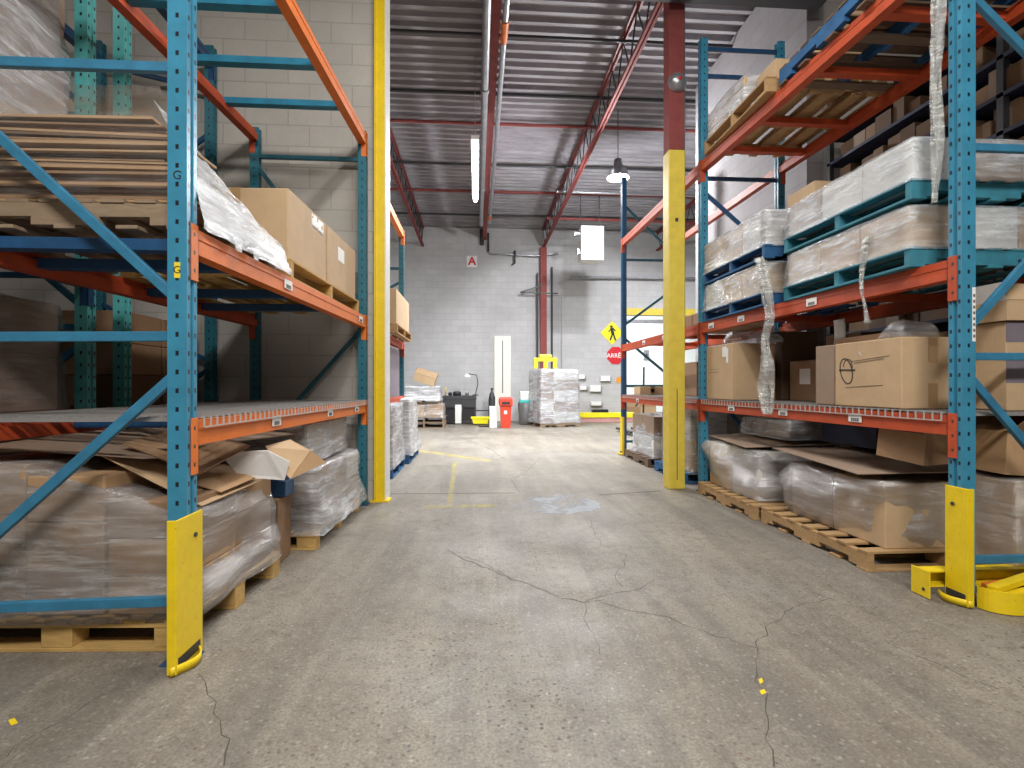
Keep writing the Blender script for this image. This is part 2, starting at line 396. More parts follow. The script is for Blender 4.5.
# far wall with the wide opening at its right
DX0, DX1, DZ = 4.72, 8.6, 3.45
struct('wall_far', MB().box(-8, DX0, YF, YF+.2, 0, ZC).box(DX1, 10, YF, YF+.2, 0, ZC).box(DX0, DX1, YF, YF+.2, DZ, ZC), 'wall_far')
d1 = struct('door_1', MB().box(DX0, DX1, YF-.03, YF, DZ, DZ+.22).box(DX0, DX0+.06, YF-.02, YF+.2, 0, DZ), 'yel2', label='yellow framed wide doorway in the far wall')
struct('wall_beyond', MB().box(DX0-3, DX1+3, 22, 22.2, 0, 5), plain('bright_white_wall', (.80, .84, .84), .6, var=.03))
struct('ceiling_beyond', MB().box(DX0-3, DX1+3, YF+.2, 22, 4.6, 4.7), 'white')
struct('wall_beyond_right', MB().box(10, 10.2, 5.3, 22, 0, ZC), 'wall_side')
# partition between the two rooms
struct('wall_partition_left', MB().box(-8, -.90, 5.10, 5.30, 0, ZC), 'wall_near')
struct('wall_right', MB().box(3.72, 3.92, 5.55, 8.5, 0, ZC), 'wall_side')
struct('wall_partition_right', MB().box(3.92, 10, 5.55, 5.75, 0, ZC), 'wall_near')
struct('trim_3', MB().box(-.90, 3.72, 5.16, 5.36, 5.24, ZC), 'dark', label='dark lintel beam over the wide opening')
# near room shell (mostly behind the camera)
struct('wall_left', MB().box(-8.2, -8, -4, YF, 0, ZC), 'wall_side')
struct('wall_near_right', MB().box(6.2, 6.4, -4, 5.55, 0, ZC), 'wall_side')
struct('wall_back', MB().box(-8, 6.4, -4.2, -4, 0, ZC), 'wall_near')
struct('ceiling_near', MB().box(-8.2, 6.4, -4.2, 5.3, ZC, ZC+.1), plain('near_deck_paint', (.30, .29, .30), .7))
# fluted steel deck of the far room
dm, nt, b, o = new_mat('galvanised_deck'); v = coords(nt, scale=(.6, 3, 1))
n = noise_tex(nt, v, 2.5, 6, .6)
nt.links.new(mixc(nt, ramp(nt, n, [(.3, 0), (.7, 1)]), (.24, .23, .25), (.40, .385, .41)), b.inputs['Base Color'])
b.inputs['Roughness'].default_value = .75; b.inputs['Metallic'].default_value = 0; M['deck'] = dm
prof = []; y = 5.3; ZD = ZC+.02
while y < YF+.3:
    prof += [(y, ZD), (y+.055, ZD), (y+.075, ZD+.06), (y+.175, ZD+.06), (y+.195, ZD)]; y += .2032
mb = MB(); vs = []; fs = []
for i, (yy, zz) in enumerate(prof):
    vs += [(-8, yy, zz), (10, yy, zz)]
    if i: fs.append((2*i-2, 2*i-1, 2*i+1, 2*i))
mb.add(vs, fs); mb.box(-8, 10, 5.3, YF+.3, ZD+.1, ZD+.16)
struct('ceiling_far', mb, 'deck')

# joists along the aisle
def joist(name, x, zt, zb, y0, y1, label, w=.09, webs=True):
    t = thing(name, label, 'ceiling joist', (x, y0, zb)); t['kind'] = 'structure'
    L = y1-y0; h = zt-zb
    obj('top_chord', MB().box(-w/2, w/2, 0, L, h-.05, h).box(-.006, .006, 0, L, h-.1, h-.05), 'redoxd', t)
    obj('bottom_chord', MB().box(-w/2, -w/2+.035, 0, L, 0, .045).box(w/2-.035, w/2, 0, L, 0, .045), 'redox', t)
    if webs:
        m2 = MB(); n = int(L/.62)
        for i in range(n):
            a = i*L/n; c2 = (i+.5)*L/n; e = (i+1)*L/n
            m2.tube([(0, a, h-.05), (0, c2, .03)], .012, 5, False); m2.tube([(0, c2, .03), (0, e, h-.05)], .012, 5, False)
        obj('web_rod', m2, 'dark', t)
    return t
joist('roof_joist', 2.13, 6.2, 5.56, 5.4, YF, 'deep red open-web joist running back beside the red and yellow column')
joist('roof_joist', -1.72, 6.2, 5.56, 5.4, YF, 'red open-web joist above the far left rack')
joist('roof_joist', 5.9, 6.2, 5.56, 8.6, YF, 'red open-web joist right of the high bay lamp')
t = thing('roof_beam', 'narrow red steel beam between two silver pipes down the ceiling middle', 'ceiling beam', (.24, 5.4, 6.0)); t['kind'] = 'structure'
L = YF-5.4
obj('flange', MB().box(-.06, .06, 0, L, -.18, -.165).box(-.06, .06, 0, L, .185, .2), 'redox', t); obj('web', MB().box(-.006, .006, 0, L, -.165, .185), 'redoxd', t)
def pipe(name, pts, r, mat, label, cat='pipe', couplings=()):
    t = thing(name, label, cat, tuple(pts[0])); t['kind'] = 'structure'
    p0 = Vector(pts[0]); obj('pipe_run', MB().tube([Vector(p)-p0 for p in pts], r, 12), mat, t)
    for c3 in couplings:
        a, b3 = Vector(c3[0])-p0, Vector(c3[1])-p0
        obj('coupling', MB().tube([a, b3], r*1.25, 12), c3[2] if len(c3) > 2 else mat, t)
    return t
pipe('ceiling_pipe', [(.12, 5.4, 5.72), (.12, 14.6, 5.72)], .055, 'galv', 'thick silver pipe left of the middle ceiling beam', couplings=[((.12, 7.9, 5.72), (.12, 8.0, 5.72)), ((.12, 11.9, 5.72), (.12, 12.0, 5.72))])
pipe('ceiling_pipe', [(.36, 5.4, 5.78), (.36, 14.6, 5.78)], .04, 'galv', 'thinner silver pipe right of the middle ceiling beam', couplings=[((.36, 6.5, 5.78), (.36, 6.9, 5.78), 'orange'), ((.36, 14.0, 5.78), (.36, 14.25, 5.78), 'orange')])
for i, (yy, zz, r, mt, lb) in enumerate([(7.25, 6.10, .022, 'dark', 'dark bridging rod across the ceiling nearest the camera'), (8.75, 6.12, .03, 'dark', 'dark bridging rod across the ceiling, second from the front'),
        (9.75, 6.12, .03, 'redox', 'red bridging rod across the ceiling above the strip light'), (11.4, 6.05, .028, 'dark', 'dark bridging rod across the ceiling behind the strip light'),
        (13.1, 6.1, .035, 'redox', 'red bridging rod across the ceiling toward the far wall'), (14.9, 6.1, .03, 'dark', 'dark bridging rod nearest the far wall')]):
    pipe('bridging_rod', [(-7.9, yy, zz), (9.9, yy, zz)], r, mt, lb, 'ceiling rod')
pipe('sprinkler_pipe', [(1.9, 13.9, 5.72), (9.9, 13.9, 5.66)], .035, 'redox', 'reddish sprinkler pipe crossing right of the middle joist', couplings=[((3.9, 13.9, 5.71), (4.0, 13.9, 5.71))])
pipe('sprinkler_pipe', [(1.9, 12.2, 5.80), (9.9, 12.2, 5.76)], .03, 'galv', 'silver sprinkler pipe crossing behind the high bay lamp')
# girder under the deck on the right
pipe('sprinkler_pipe', [(.36, 16.33, 5.42), (.42, 16.33, 5.36), (1.85, 16.33, 5.30), (2.6, 16.33, 5.4)], .03, 'galv', 'bent silver pipe along the top of the far wall')
pipe('sprinkler_pipe', [(.16, 16.3, 6.1), (.16, 16.3, 5.62)], .07, 'dark', 'short dark vertical pipe above the letter sign on the far wall')
pipe('sprinkler_pipe', [(.36, 16.3, 6.0), (.36, 16.3, 5.40)], .03, 'dark', 'thin dark vertical pipe right of the letter sign')
pipe('sprinkler_pipe', [(1.2, 16.3, 5.45), (1.2, 16.3, 5.05), (1.1, 16.3, 5.0)], .03, 'dark', 'small dark pipe drop near the red far-wall column')
pipe('sprinkler_pipe', [(3.0, 16.3, 4.62), (9, 16.3, 4.66)], .04, 'galv', 'long silver pipe on the far wall right of the white heater')

# far wall red column with flanking pipes
t = thing('wall_column', 'slim red steel column on the far wall between two dark pipes', 'column', (2.12, 16.25, 0)); t['kind'] = 'structure'
obj('shaft', MB().box(-.10, .10, -.05, .05, 0, 5.56), 'redox', t)
obj('bracket', MB().bar((0, -.06, 4.35), (-.75, -.06, 4.1), .03, .04).bar((-.75, -.06, 4.1), (.45, -.06, 4.08), .03, .04), 'dark', t)
pipe('wall_pipe', [(1.93, 16.3, 4.75), (1.93, 16.3, .1)], .028, 'dark', 'dark vertical pipe left of the slim red wall column')
pipe('wall_pipe', [(2.40, 16.3, 4.95), (2.40, 16.3, .1)], .03, 'dark', 'dark vertical pipe right of the slim red wall column')
pipe('wall_pipe', [(2.72, 16.36, 4.2), (2.72, 16.36, .1)], .014, 'galv', 'thin grey conduit on the far wall beside the dark pipe')

# column with the bell, at the partition line
t = thing('steel_column', 'red box column painted yellow up to bell height beside right rack', 'column', (2.185, 5.56, 0)); t['kind'] = 'structure'
obj('upper_shaft', MB().box(-.088, .088, -.088, .088, 3.72, 6.2), 'redox', t, bevel=.008)
yl = obj('yellow_sleeve', MB().box(-.092, .092, -.092, .092, 0, 3.72), 'yel2', t, bevel=.01)
obj('seam', MB().box(-.004, .004, -.0945, -.092, .1, 1.1).box(-.02, .012, -.0945, -.092, 2.93, 2.97), 'dark', t)
obj('conduit', MB().tube([(.11, -.02, 1.5), (.11, -.02, 6.2)], .012, 8), 'galv', t)
t = thing('alarm_bell', 'round grey alarm bell on the red part of the box column', 'bell', (2.185, 5.468, 4.45))
obj('gong', MB().add([], []).lathe((0,0,0), [(.0,.085),(.03,.083),(.075,.06),(.10,.025),(.105,0)], 28), 'galv', t).rotation_euler = (PI/2, 0, 0)
obj('hub', MB().lathe((0,0,0), [(0,.1),(.018,.098),(.02,.084)], 14), 'redsign', t).rotation_euler = (PI/2, 0, 0)
obj('back_box', MB().box(-.06, .06, -.03, 0, -.06, .06), 'dark', t)
t = thing('door_jamb_guard', 'tall yellow steel angle guarding the end of the block wall beside left rack', 'column guard', (-.90, 5.095, 0)); t['kind'] = 'structure'
obj('yellow_face', MB().box(-.098, 0, -.012, 0, 0, 6.1).box(-.098, -.086, -.04, 0, 0, 6.1), 'yellow', t)
obj('white_side', MB().box(0, .012, -.012, .21, 0, 6.1), 'white', t)
obj('foot_plate', MB().box(-.14, .05, -.05, .1, 0, .015), 'yellow', t)

# ------------------------------------------------------------------ pallet racks
def post_mb(h, w=.038):
    g = .012
    return MB().prism([(-w,-w),(w,-w),(w,-g),(w-.01,-g),(w-.01,g),(w,g),(w,w),(-w,w),(-w,g),(-w+.01,g),(-w+.01,-g),(-w,-g)], 0, h)
def make_rack(name, label, sgn, frames, bays, depth, group=None):
    X0, Y0 = frames[0]['x'], frames[0]['y']
    t = thing(name, label, 'pallet rack', (X0, Y0, 0), group=group)
    def L(x, y, z): return (x-X0, y-Y0, z)
    for fr in frames:
        x, y, h = fr['x'], fr['y'], fr['h']; pm = fr.get('post', 'post_blue'); bm_ = fr.get('brace', 'brace_blue')
        xf = x+sgn*.038; xr = x+sgn*(depth-.038)
        for k, xx in enumerate((xf, xr)):
            z0 = fr.get('z0', 0)
            p = obj('upright_post', post_mb(h-z0-.006), pm if k == 0 else fr.get('rear', pm), t, L(xx, y+.038, z0+.006))
            obj('foot_plate', MB().box(-.06, .06, -.055, .055, -.006, 0), 'bar_blue', p)
            if k == 0 and fr.get('guard'):
                gh = fr['guard']; a = -sgn   # aisle side
                gy = -.133 if sgn < 0 else -.082
                gb = MB().prism([(a*.050, gy), (a*.050, .060 if sgn < 0 else .046), (a*.042, .060 if sgn < 0 else .046), (a*.042, gy+.008), (a*.014, gy+.008), (a*.014, gy)], 0, gh)
                gd = obj('post_guard', gb, 'yellow', p, bevel=.002)
                obj('guard_bolt', MB().tube([(a*.050, .0, gh-.09), (a*.056, .0, gh-.09)], .010, 8), 'dark', gd)
                obj('scuff_band', MB().box(a*.0502, a*.0512, gy+.012, .04, .02, .06), 'dark', gd)
                obj('base_ring', MB().add([], []).grid(lambda u, v_: (a*(.035+.055*math.sin(PI*u)), gy-.012+.20*u, .0+.035*v_), 14, 1), 'yellow', gd, solid=.006)
        for (t0, z0, t1, z1) in fr['braces']:
            xa = xf+(xr-xf)*t0; xb = xf+(xr-xf)*t1; sag = 0
            obj('brace', MB().bar(L(xa, y+.038, z0), L(xb, y+.038, z1), .028, .040), bm_, t, bevel=.003)
    for (i, lv) in bays:
        f0, f1 = frames[i], frames[i+1]
        for lev in lv:
            zt = lev['z']; bh = lev.get('h', .105); mt = lev.get('mat', 'orange'); rmt = lev.get('rmat', 'redor')
            ya, yb = f0['y']+.078, f1['y']-.002
            for side in (0, 1):
                xo0 = f0['x'] if side == 0 else f0['x']+sgn*depth; xo1 = f1['x'] if side == 0 else f1['x']+sgn*depth
                s = sgn if side == 0 else -sgn                    # inward
                a = Vector(L(xo0+s*.022, ya, zt-bh/2)); b2 = Vector(L(xo1+s*.022, yb, zt-bh/2))
                bmh = MB().bar(a, b2, .042, bh)
                bmh.bar(a+Vector((s*.034, 0, -.02)), b2+Vector((s*.034, 0, -.02)), .026, bh-.04)
                # rolled lip lines of the box beam
                bmh.bar(a+Vector((-s*.0225, 0, .018)), b2+Vector((-s*.0225, 0, .018)), .004, .012)
                be = obj('beam', bmh, mt if side == 0 else rmt, t)
                for (xo, ye, yp) in ((xo0, ya-.001, -.052), (xo1, yb+.001, .052)):
                    cz = zt+.012
                    cb = MB().box(xo-X0-s*.0065, xo-X0-s*.0015, ye-Y0, ye-Y0+yp, cz-.235, cz).box(xo-X0-s*.0065, xo-X0+s*.045, ye-Y0, ye-Y0-(.004 if yp < 0 else -.004), cz-.235, cz)
                    cn = obj('beam_connector', cb, mt if side == 0 else rmt, be, bevel=.001)
                    for rz_ in (.05, .125, .2): obj('rivet', MB().box(xo-X0-s*.0075, xo-X0-s*.006, ye-Y0+yp*.7, ye-Y0+yp*.5, cz-rz_, cz-rz_+.015), 'dark', cn)
                if side == 0:
                    for fr_ in lev.get('labels', ()):
                        c0 = a.lerp(b2, fr_); dd = (b2-a).normalized()
                        lb = MB().bar(c0-dd*.055+Vector((-s*.0265, 0, 0)), c0+dd*.055+Vector((-s*.0265, 0, 0)), .002, .055)
                        so = obj('shelf_label', lb, 'paper', be)
                        k3 = MB()
                        for q in range(9): k3.bar(c0+dd*(-.035+q*.008)+Vector((-s*.028, 0, -.012)), c0+dd*(-.032+q*.008+.002*(q % 2))+Vector((-s*.028, 0, -.012)), .001, .022)
                        obj('barcode', k3, 'ink', so)
            for fr_ in lev.get('bars', ()):
                yy = ya+(yb-ya)*fr_; xx = f0['x']+(f1['x']-f0['x'])*fr_
                zz = zt-.03 if not lev.get('bar_top') else zt-.012
                obj('crossbar', MB().box(xx-X0+sgn*.045, xx-X0+sgn*(depth-.045), yy-Y0-.035, yy-Y0+.035, zz-.05, zz), lev.get('barmat', 'bar_blue'), t, bevel=.002)
    return t

LF = [dict(x=-1.176, y=2.165, h=3.62, guard=.60, braces=[(0,.245,1,.235),(0,1.335,1,1.325),(0,2.44,1,2.435),(0,1.20,1,.28),(0,1.47,1,2.40)]),
      dict(x=-1.05, y=4.936, h=3.55, z0=0, post='post_deep', brace='brace_deep', braces=[(1,3.29,0,3.29),(1,3.22,0,1.90),(0,1.68,1,.55),(0,.22,1,.22)])]
rack_l = make_rack('pallet_rack', 'blue and orange pallet rack with yellow post guard in left foreground', -1, LF,
    [(0, [dict(z=.985, labels=(.28, .62, .88), bars=(.25, .5, .75)), dict(z=1.79, labels=(.34, .93), bars=(.03, .17, .46, .68)),
          dict(z=3.53, bars=(.385, .60, .805), barmat='bar_teal', bar_top=1)])], 1.067)
# position letter on the near left post
pg = thing('letter_tag', 'small yellow tag with black letter G on the left foreground post', 'tag', (-1.213, 2.1645, 1.60))
obj('plate', MB().box(-.012, .012, -.0012, 0, -.032, .032), 'tagyel', pg, bevel=.0005)
text('lettering', 'G', .042, 'ink', pg, (0, -.0015, 0), (PI/2, 0, 0), .0004)
text('marker_letter', 'G', .05, 'ink', tag(thing('marker_writing', 'black handwritten letter G high on the left foreground post', 'marking', (-1.213, 2.1645, 1.985))), (0, -.0008, 0), (PI/2, .15, 0), .0003)

RF = [dict(x=2.495, y=2.476, h=4.85, guard=.60, braces=[(0,.22,1,.22),(0,1.285,1,1.285),(0,1.22,1,.28),(0,1.40,1,2.30),(0,2.38,1,2.38),(0,3.22,1,2.45),(0,3.3,1,3.3)]),
      dict(x=2.385, y=5.31, h=4.85, brace='bar_blue', braces=[(0,.22,1,.22),(0,1.30,1,1.30),(0,1.16,1,.25),(0,2.42,1,2.42),(0,3.36,1,3.36),(0,3.22,1,2.5),(0,4.46,1,4.46),(0,4.75,1,4.75)]),
      dict(x=2.365, y=8.22, h=4.55, guard=.62, post='post_navy', rear='post_green', brace='brace_deep', braces=[(0,.22,1,.22),(0,1.13,1,1.13),(0,2.12,1,2.75),(0,1.92,1,1.22),(0,3.2,1,3.2),(0,4.1,1,3.3)])]
RDEP = .93
rack_r = make_rack('pallet_rack', 'long blue and orange rack of two bays along the right side', 1, RF,
    [(0, [dict(z=.975, mat='redor', labels=(.23, .50, .78), bars=(.25, .5, .75)), dict(z=1.80, mat='redor', labels=(.38, .72, .92), bars=(.3, .7), barmat='redor'),
          dict(z=3.53, mat='redor', bars=(.18, .40, .66, .86), barmat='redor')]),
     (1, [dict(z=.975, mat='redor', labels=(.3, .72), bars=(.25, .5, .75)), dict(z=1.80, mat='redor', labels=(.35, .62), bars=(.3, .7), barmat='redor'), dict(z=3.53, mat='redor', bars=())])], RDEP)
lt = thing('post_sticker', 'tall white sticker on the near post of the right rack', 'sticker', (2.560, 2.4755, 1.49))
obj('backing', MB().box(-.009, .009, -.0012, 0, -.13, .15), 'paper', lt)
k3 = MB()
for q in range(8): k3.box(-.005, .006, -.002, -.0012, -.11+q*.03, -.095+q*.03)
obj('print', k3, 'ink2', lt)

FLF = [dict(x=-1.13, y=5.36, h=3.55, post='post_deep', brace='brace_deep', braces=[(0,.22,1,.22),(0,1.9,1,.8),(0,3.2,1,3.2)]),
       dict(x=-1.13, y=8.0, h=3.55, post='post_deep', brace='brace_deep', braces=[(0,.22,1,.22),(0,1.5,1,2.4),(0,2.95,1,2.95),(0,2.75,1,2.2),(0,1.3,1,.5)])]
make_rack('pallet_rack', 'teal and orange rack seen past the end of the left block wall', -1, FLF,
    [(0, [dict(z=.975, mat='redor'), dict(z=1.80, mat='redor', bars=(.5,)), dict(z=3.53)])], 1.067)

BLF = [dict(x=-2.45, y=.55, h=4.9, post='post_green', brace='bar_blue', braces=[(0,.3,1,.3),(0,2.0,1,1.2)]),
       dict(x=-2.45, y=3.40, h=4.9, post='post_green', brace='brace_blue', braces=[(0,.3,1,.3),(0,1.50,1,1.55),(0,1.62,1,2.5),(0,1.42,1,.55),(0,2.85,1,2.85),(0,2.9,1,3.8)])]
make_rack('pallet_rack', 'pale teal rack standing behind the left foreground rack', -1, BLF,
    [(0, [dict(z=.975, mat='redor'), dict(z=1.86, mat='bar_blue', rmat='bar_blue', bars=(.3, .6)), dict(z=4.4)])], 1.067)
BL2 = [dict(x=-2.45, y=3.74, h=4.9, post='post_green', brace='bar_blue', braces=[(0,.3,1,.3),(0,1.9,1,1.9)]),
       dict(x=-2.45, y=4.94, h=4.3, post='post_deep', brace='bar_blue', braces=[(0,.3,1,.3),(0,1.35,1,1.9),(0,1.3,1,.6),(0,1.95,1,2.7),(0,3.5,1,2.7),(0,3.9,1,4.1)])]
make_rack('pallet_rack', 'short pale teal rack against the block wall behind left rack', -1, BL2, [(0, [dict(z=.975, mat='redor'), dict(z=4.2, mat='bar_blue', rmat='bar_blue')])], 1.067)

def wire_deck(label, sgn, xa, xb, ya, yb, z, depth, group, mat='wire', m2='wiregrey'):
    """welded mesh panel with hooks that drop over the front beam; xa/xb are its aisle edge at ya and yb"""
    t = thing('wire_deck', label, 'wire shelf', (xa, ya, z), group=group)
    def X(y, k): f = (y-ya)/(yb-ya); return (xb-xa)*f + sgn*depth*k
    g = MB(); n = int((yb-ya)/.05)
    for i in range(n+1):
        y = (yb-ya)*i/n; xo = (xb-xa)*i/n
        g.bar((xo+sgn*.0, y, .008), (xo+sgn*(depth-.002), y, .008), .005, .005)
    obj('cross_wire', g, m2, t)
    g = MB(); m = 24
    for j in range(m+1):
        x = sgn*(depth-.004)*j/m
        g.bar((x, 0, .013), (x+xb-xa, yb-ya, .013), .005, .005)
    obj('long_wire', g, m2, t)
    g = MB()
    for i in range(n+1):
        y = (yb-ya)*i/n; xo = (xb-xa)*i/n - sgn*.009
        g.bar((xo+sgn*.012, y, .009), (xo, y, .009), .006, .006); g.bar((xo, y, .011), (xo, y, -.032), .006, .006)
    g.bar((-sgn*.009, 0, -.032), (xb-xa-sgn*.009, yb-ya, -.032), .006, .006)
    obj('hook_wire', g, mat, t)
    g = MB()
    for i in range(n//4+1):
        y = (yb-ya)*i/max(1, n//4); xo = (xb-xa)*i/max(1, n//4)
        g.bar((xo+sgn*.06, y, -.001), (xo+sgn*(depth-.06), y, -.001), .03, .012)
    obj('support_channel', g, m2, t)
    return t
wire_deck('wire mesh shelf panel on the lower beams of left foreground rack, near half', -1, -1.171, -1.112, 2.27, 3.60, .987, 1.05, 'wire shelf panels')
wire_deck('wire mesh shelf panel on the lower beams of left foreground rack, far half', -1, -1.110, -1.051, 3.62, 4.90, .987, 1.05, 'wire shelf panels')
wire_deck('wire mesh shelf panel under the marked carton on right rack', 1, 2.491, 2.440, 2.58, 3.92, .977, RDEP-.01, 'wire shelf panels')
wire_deck('wire mesh shelf panel under the carton with white tag on right rack', 1, 2.439, 2.387, 3.94, 5.28, .977, RDEP-.01, 'wire shelf panels')
wire_deck('wire mesh shelf panel in the far bay of right rack', 1, 2.384, 2.366, 5.42, 8.18, .977, RDEP-.01, 'wire shelf panels')

# ------------------------------------------------------------------ pallets
def pallet(label, x0, x1, y0, y1, z0, h=.125, mat='wood', along='y', group=None, top='same', rz=0, n=7, seed=1, blocks=False, edge=None):
    """along: direction the stringers run"""
    rr = random.Random(seed); cx, cy = (x0+x1)/2, (y0+y1)/2; sx, sy = (x1-x0), (y1-y0)
    t = thing('pallet', label, 'pallet', (cx, cy, z0), rz, group)
    a, c = (sx, sy) if along == 'x' else (sy, sx)      # a: along stringers, c: across
    def put(mb, a0, a1, c0, c1, q0, q1):
        if along == 'x': mb.box(a0, a1, c0, c1, q0, q1)
        else: mb.box(c0, c1, a0, a1, q0, q1)
    th = .016; m1 = MB()
    for i in range(n):
        w = .09*rr.uniform(.85, 1.1); p = -a/2 + (a-w)*i/(n-1); e = rr.uniform(-.004, .004)
        put(m1, p, p+w, -c/2+e, c/2+e, h-th, h)
    obj('top_deck', m1, mat if top == 'same' else top, t, bevel=.002)
    if blocks:
        m2 = MB()
        for i in range(3): m2.box(*( (-a/2, a/2) if along == 'x' else (-c/2+(c-.1)*i/2, -c/2+(c-.1)*i/2+.1)), *((-c/2+(c-.1)*i/2, -c/2+(c-.1)*i/2+.1) if along == 'x' else (-a/2, a/2)), h-2*th-.0005, h-th-.0005)
        obj('stringer_board', m2, mat, t)
        for i in range(3):
            for j in range(3):
                p = -c/2+(c-.1)*i/2; q = -a/2+(a-.13)*j/2; m4 = MB(); put(m4, q, q+.13, p+.003, p+.097, th+.0005, h-2*th-.001)
                obj('block', m4, mat, t, bevel=.003)
    for i in range(0 if blocks else 3):
        w = .042; p = -c/2+.004 + (c-.008-w)*i/2
        m2 = MB(); q0, q1 = th+.0005, h-th-.0005
        # notched stringer
        put(m2, -a/2+.002, -a/2+.16, p, p+w, q0, q1); put(m2, -a*.5+.16, -.14, p, p+w, q0+.035, q1)
        put(m2, -.14, .14, p, p+w, q0, q1); put(m2, .14, a/2-.16, p, p+w, q0+.035, q1); put(m2, a/2-.16, a/2-.002, p, p+w, q0, q1)
        obj('stringer', m2, edge or mat, t)
    m3 = MB()
    if blocks:
        for i in range(3): put(m3, -a/2, a/2, -c/2+(c-.1)*i/2, -c/2+(c-.1)*i/2+.1, 0, th)
    else:
        for p in (-a/2, -a/4-.045, -.045, a/4-.045, a/2-.09): put(m3, p, p+.09, -c/2, c/2, 0, th)
    obj('bottom_deck', m3, mat, t, bevel=.002)
    return t

# ------------------------------------------------------------------ cartons and wrapped loads
def carton(name, label, x0, x1, y0, y1, z0, z1, mat='card', rz=0, group=None, tape=True, parent=None, seam='y', open_=None, cat='carton'):
    cx, cy = (x0+x1)/2, (y0+y1)/2; sx, sy, sz = (x1-x0)/2, (y1-y0)/2, z1-z0
    if parent is None:
        t = thing(name, label, cat, (cx, cy, z0), rz, group)
        off = (0, 0, 0)
    else: t = parent; off = (cx, cy, z0)
    bd = obj('carton_body' if parent is None else 'carton', MB().box(-sx, sx, -sy, sy, 0, sz), mat, t, off, bevel=.006)
    if tape:
        if seam == 'y': mb = MB().box(-.03, .03, -sy-.0012, sy+.0012, sz-.001, sz+.0012).box(-.03, .03, -sy-.0012, -sy+.001, sz-.09, sz).box(-.03, .03, sy-.001, sy+.0012, sz-.09, sz).box(-.03, .03, -sy-.0012, -sy+.001, 0, .09)
        else: mb = MB().box(-sx-.0012, sx+.0012, -.03, .03, sz-.001, sz+.0012).box(-sx-.0012, -sx+.001, -.03, .03, sz-.09, sz).box(sx-.001, sx+.0012, -.03, .03, sz-.09, sz).box(-sx-.0012, -sx+.001, -.03, .03, 0, .09)
        obj('tape_strip', mb, 'tape', bd if parent is not None else t)
    return t
def open_carton(label, x0, x1, y0, y1, z0, z1, mat='card2', rz=0, fl=.2, ang=(40, 60, 30, 70), tilt=(0, 0), group=None, inner=None):
    cx, cy = (x0+x1)/2, (y0+y1)/2; sx, sy, h = (x1-x0)/2, (y1-y0)/2, z1-z0; th = .005
    t = thing('open_carton', label, 'carton', (cx, cy, z0), rz, group); t.rotation_euler = (tilt[0], tilt[1], rz)
    obj('carton_body', MB().box(-sx, sx, -sy, sy, 0, th).box(-sx, -sx+th, -sy, sy, th, h).box(sx-th, sx, -sy, sy, th, h).box(-sx+th, sx-th, -sy, -sy+th, th, h).box(-sx+th, sx-th, sy-th, sy, th, h), mat, t)
    for k, (dx, dy) in enumerate(((-1,0),(1,0),(0,-1),(0,1))):
        a = math.radians(ang[k]); ox, oz = math.cos(a)*fl, math.sin(a)*fl
        if dx: P = [(dx*sx, -sy, h), (dx*sx, sy, h), (dx*(sx+ox), sy-.01, h+oz), (dx*(sx+ox), -sy+.01, h+oz)]
        else: P = [(-sx, dy*sy, h), (sx, dy*sy, h), (sx-.01, dy*(sy+ox), h+oz), (-sx+.01, dy*(sy+ox), h+oz)]
        obj('flap', MB().sheet(P, .004), inner if (inner and k == 0) else mat, t)
    return t
def shell(sx, sy, h, out=.012, amp=.012, flare=0, seed=0, zb=0, top=True, slope=None, bulge=0, taper=0, nu=13, nz=12, freq=3.0):
    """loose film drawn around a block: rings of a rounded rectangle with folds"""
    mb = MB(); vs = []; fs = []; per = 4*nu; rings = []
    zs = [zb+(h-zb)*j/nz for j in range(nz+1)]
    def ring(z, k, inset=0):
        r = []
        for i in range(per):
            s = i//nu; f = (i % nu)/nu*2-1
            e = {0: (f, -1), 1: (1, f), 2: (-f, 1), 3: (-1, -f)}[s]
            q = (z-zb)/(h-zb)
            g = 1
            ox = out+flare*(1-q)**3 + bulge*math.sin(PI*q)*(1-f*f) - taper*q
            x = e[0]*(sx+ox)*(1-inset); y = e[1]*(sy+ox)*(1-inset)
            # round the corner
            if abs(e[0]) > .92 and abs(e[1]) > .92: x *= .985; y *= .985
            nv = noise.noise(Vector((x*freq+seed*3.7, y*freq, z*freq*2.2+seed)))
            n2 = noise.noise(Vector((x*9+seed, y*9, z*5+x*6)))
            d = 1+ (nv*amp*1.6+n2*amp*.7)/max(.2, min(sx, sy))
            zz = z
            if slope: zz = zb+(z-zb)*slope(x, y)
            zz += (noise.noise(Vector((x*4, y*4, seed)))*amp*1.2 if k == nz or inset else 0)
            r.append((x*d, y*d, zz))
        return r
    for j, z in enumerate(zs): rings.append(ring(z, j))
    if top:
        for ins in (.06, .25, .5, .78): rings.append([(p[0], p[1], p[2]+.004) for p in ring(h, nz, ins)])
    for r in rings: vs += r
    for j in range(len(rings)-1):
        for i in range(per):
            a = j*per+i; b2 = j*per+(i+1) % per; fs.append((a, b2, b2+per, a+per))
    if top:
        fs.append(tuple((len(rings)-1)*per+i for i in range(per)))
    return mb.add(vs, fs, True)
